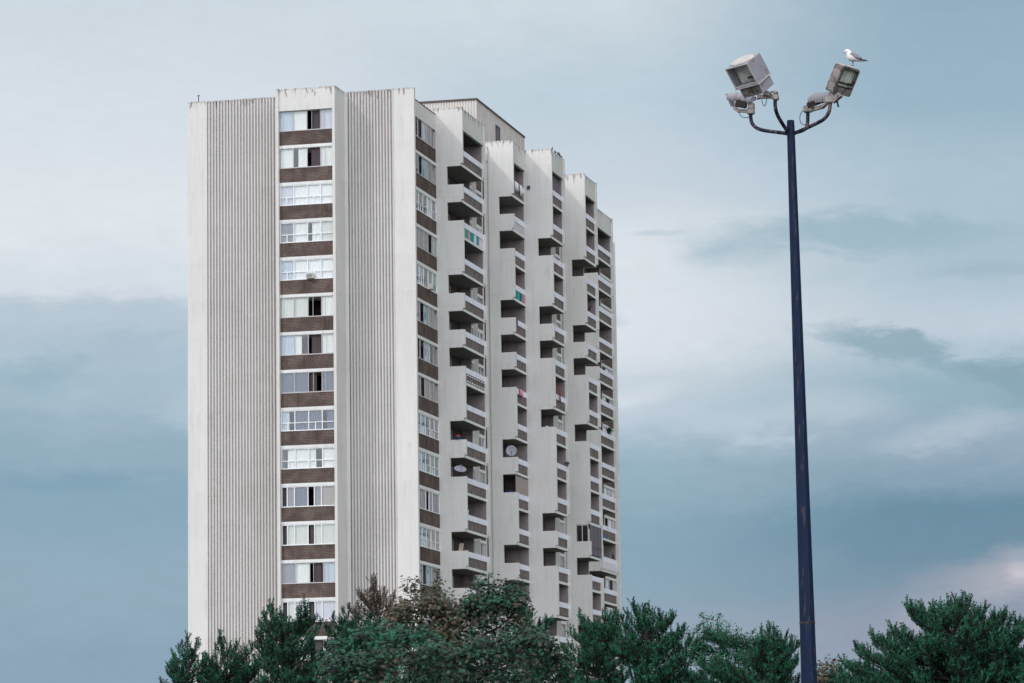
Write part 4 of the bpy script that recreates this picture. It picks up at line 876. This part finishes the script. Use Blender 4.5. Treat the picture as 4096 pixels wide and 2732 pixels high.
m = MB(); obox(m, o2, a2, h2, d2, (.2, .85, .56, .60, .16, .29)); obox(m, o2, a2, h2, d2, (.72, .9, .53, .66, .15, .29)); obox(m, o2, a2, h2, d2, (.22, .24, .1, .62, .2, .29)); m.build('lamp_holder', 'lamp_dark', L2)
obox(MB(), o2, a2, h2, d2, (.06, .94, -.03, .006, .03, 1.02)).build('lid', 'lamp_rim', L2)
m = MB(); obox(m, o2, a2, h2, d2, (.1, .93, .635, .655, -.03, -.012)); m.build('trim', 'lamp_rim', L2)
# lower pair seen from behind: finned bodies
def finned(P0, P1, up_, dep_v, label_m='lamp_housing', nf=7, rad=.13):
    """half-round housing from P0 to P1 with cooling ribs"""
    P0, P1 = Vector(P0), Vector(P1); u_ = (P1-P0); L = u_.length; u_.normalize(); up_ = (up_-u_*up_.dot(u_)).normalized(); sd = u_.cross(up_)
    def prof(r_): return [(math.cos(t)*r_, math.sin(t)*r_) for t in np.linspace(-.25, math.pi+.25, 13)]
    rings = []
    for i in range(nf*3+1):
        q = i/(nf*3); r_ = rad*(1 if i % 3 else .72)*(1-.2*(q if q > .8 else 0))
        rings.append([P0+u_*L*q+sd*x_+up_*y_ for x_, y_ in prof(r_)])
    return MB().ring_loft(rings)
L3a, L3b = F_(LP(545, 840, -.45)), F_(LP(215, 800, -.75))
f3 = finned(L3a, L3b, UP*1.0+NZ*.5, None, nf=5, rad=.12).build('floodlight', 'lamp_housing', mast)
hexa(F_(LP(170,750,-.78)), cvec(12,-4,-40), cvec(22,52,0), cvec(17,2,6)).build('visor', 'lamp_housing', f3)
m = MB(); bx0 = F_(LP(312, 835, -.38)); obox(m, bx0, cvec(42, 9, 10), cvec(-4, 27, 0), cvec(8, -6, -30), (0, 1, 0, 1, 0, 1)); m.build('ballast_box', 'lamp_dark', f3, bevel=.008)
knuckle(510, 985, -.5, .075, .06); knuckle(520, 915, -.5, .06, .065)
bracket(F_(LP(290,935,-.55)), F_(LP(350,985,-.5)), .03).build('mount_bracket', 'galv', mast)
bracket(F_(LP(340,978,-.5)), F_(LP(470,985,-.48)), .03).build('mount_bracket', 'galv', mast)
L4a, L4b = F_(LP(1620, 815, -.3)), F_(LP(1320, 850, -.8))
f4 = finned(L4a, L4b, UP*1.0+NZ*.3, None, nf=8, rad=.155).build('floodlight', 'lamp_housing', mast)
m = MB(); bx0 = F_(LP(1250, 885, -.5)); obox(m, bx0, cvec(68, -26, 12), cvec(8, 20, 0), cvec(10, -14, -26), (0, 1, 0, 1, 0, 1))
m.build('ballast_box', 'lamp_dark', f4, bevel=.008)
m = MB()
for i in range(7): obox(m, bx0, cvec(68, -26, 12), cvec(8, 20, 0), cvec(10, -14, -26), (.03+i*.14, .08+i*.14, -.14, -.005, 0, 1))
m.build('ballast_fin', 'galv', f4)
knuckle(1272, 955, -.75, .09, .065); knuckle(1555, 835, .4, .075, .06); knuckle(1590, 775, .35, .055, .06)
bracket(F_(LP(1320,965,-.7)), F_(LP(1480,920,-.4)), .035).build('mount_bracket', 'galv', mast)
bracket(F_(LP(1470,925,-.4)), F_(LP(1530,870,-.1)), .03).build('mount_bracket', 'galv', mast)
bracket(F_(LP(1600,850,.4)), F_(LP(1710,760,.45)), .05).build('mount_bracket', 'lamp_dirty', mast)
bracket(F_(LP(1660,840,.4)), F_(LP(1680,925,.45)), .014).build('mount_bracket', 'lamp_dark', mast)
for pts, dep in (([(355,990),(370,1035),(410,1065),(460,1068),(492,1055)], -.45), ([(655,810),(665,870),(690,915),(712,880),(722,820)], .85), ([(1218,965),(1180,1010),(1165,1080),(1180,1140),(1215,1165),(1245,1155)], -.72), ([(575,790),(590,825),(640,815),(660,790)], .9)):
    MB().tube(smooth_path([F_(LP(a, b, dep)) for a, b in pts]), .0075, 6).build('wire', 'lamp_dark', mast, smooth=True)

# gull on the right floodlight (side view, facing left)
gs = 4.9
def GP(cx, cy, dep=.62): return onY(3180+cx/gs, 180+(cy+7)/gs, YM-dep)
gfoot = GP(1132, 392); gull = thing('seagull', 'white and grey seagull standing on the upper right floodlight', 'bird', tuple(gfoot))
mat('gull_white', (.80, .77, .79), .8, var=.04, vscale=20); mat('gull_grey', (.27, .26, .30), .75, var=.15, vscale=25); mat('gull_black', (.03,.022,.028), .7); mat('gull_leg', (.20,.14,.13), .6); mat('gull_beak', (.12,.08,.08), .5)
Fh = -(RI-FW*.25); Fh.z = 0; Fh.normalize(); Sd = Vector((-Fh.y, Fh.x, 0))
def gp(cx, cy, side=0.0): return GP(cx, cy)-gfoot+Sd*side
body = [(962,143,4,3),(975,132,18,14),(992,116,32,26),(1020,112,42,36),(1045,125,44,40),(1058,155,52,46),(1068,190,76,66),(1105,220,92,80),(1150,240,88,84),(1200,252,66,66),(1260,275,44,40),(1320,292,28,30),(1380,300,12,26),(1420,304,4,18)]
rings = []
pc = [gp(b[0], b[1]) for b in body]
for i, (cx, cy, rv, rs) in enumerate(body):
    d = (pc[min(i+1, len(pc)-1)]-pc[max(i-1, 0)]).normalized(); n_ = Sd.cross(d).normalized(); k = 1/(FPX*gs)*(65/FW.y)
    rings.append([pc[i]+(n_*math.cos(t)*rv+Sd*math.sin(t)*rs)*k for t in np.linspace(0, 2*math.pi, 17)[:-1]])
MB().ring_loft(rings).build('body', 'gull_white', gull, smooth=True)
for sd in (-1, 1):
    wg = [(1075,192,8,.055),(1100,178,30,.07),(1150,185,52,.082),(1210,210,50,.078),(1270,238,34,.06),(1320,255,14,.045)]
    rings = []
    for cx, cy, rv, off in wg:
        c = gp(cx, cy+8)+Sd*sd*off*.92; rings.append([c+(Vector((0,0,1))*math.cos(t)*rv+Sd*sd*math.sin(t)*14)*k for t in np.linspace(0, 2*math.pi, 13)[:-1]])
    MB().ring_loft(rings).build('wing', 'gull_grey', gull, smooth=True)
    wt = [(1240,278,6,.05),(1300,288,13,.04),(1370,293,12,.025),(1428,300,3,.012)]
    rings = [[gp(cx, cy)+Sd*sd*off+(Vector((0,0,1))*math.cos(t)*rv+Sd*math.sin(t)*10)*k for t in np.linspace(0, 2*math.pi, 9)[:-1]] for cx, cy, rv, off in wt]
    MB().ring_loft(rings).build('wing_tip', 'gull_black', gull, smooth=True)
    MB().tube([gp(1130, 300, sd*.022), gp(1128 if sd > 0 else 1136, 345, sd*.022), gp(1118 if sd > 0 else 1145, 402, sd*.022)], [.009, .006, .006], 6).build('leg', 'gull_leg', gull)
    MB().tube([gp(1118 if sd > 0 else 1145, 400, sd*.022), gp(1092 if sd > 0 else 1120, 402, sd*.03)], [.009, .004], 5).build('foot', 'gull_leg', gull)
    MB().tube([gp(990, 116, sd*.0235), gp(990, 116, sd*.028)], .0055, 8).build('eye', 'gull_black', gull)
rings = [[gp(cx, cy)+(Vector((0,0,1))*math.cos(t)*rv+Sd*math.sin(t)*rv*.7)*k for t in np.linspace(0, 2*math.pi, 9)[:-1]] for cx, cy, rv in ((978,138,11),(962,146,8),(948,152,4),(944,156,1))]
MB().ring_loft(rings).build('beak', 'gull_beak', gull, smooth=True)

# parts of the tower past a hundred of a kind: keep the ones that show largest, the rest become one part each
def merge_rest(kinds, keep):
    import bmesh
    for kname in kinds:
        obs = [o for o in tower.children if o.name.split('.')[0] == kname]
        if len(obs) <= keep: continue
        def score(o):
            c = Vector(o.bound_box[0]); e = Vector(o.bound_box[6]); ctr = (c+e)/2; d = ctr-CAM; px = (d.dot(RI))/(d.dot(FW)); vis = 1 if ctr.z > 13 else 0
            return (vis, -(ctr-CAM).length)
        obs.sort(key=score, reverse=True); rest = obs[keep-1:]
        groups = {}
        def take(o, key):
            groups.setdefault(key, []).append(o)
        for o in rest:
            take(o, (o.name.split('.')[0],))
            for c in list(o.children): take(c, (o.name.split('.')[0], c.name.split('.')[0]))
        made = {}
        for key in sorted(groups, key=len):
            mats = []; V = []; F = []; MI = []
            for o in groups[key]:
                n0 = len(V); V += [tuple(v.co) for v in o.data.vertices]
                mi = o.data.materials[0]
                if mi not in mats: mats.append(mi)
                for p_ in o.data.polygons: F.append(tuple(j+n0 for j in p_.vertices)); MI.append(mats.index(mi))
            me = bpy.data.meshes.new(key[-1]); me.from_pydata(V, [], F); me.update()
            for m_ in mats: me.materials.append(m_)
            me.polygons.foreach_set('material_index', MI)
            ob = bpy.data.objects.new(key[-1], me); col.objects.link(ob); ob.parent = tower if len(key) == 1 else made[key[:1]]; made[key] = ob
            if len(key) == 1: ob['kind'] = 'stuff'
        for key in groups:
            for o in groups[key]: bpy.data.objects.remove(o)
merge_rest(['window', 'brick_spandrel', 'slab_edge'], 100)
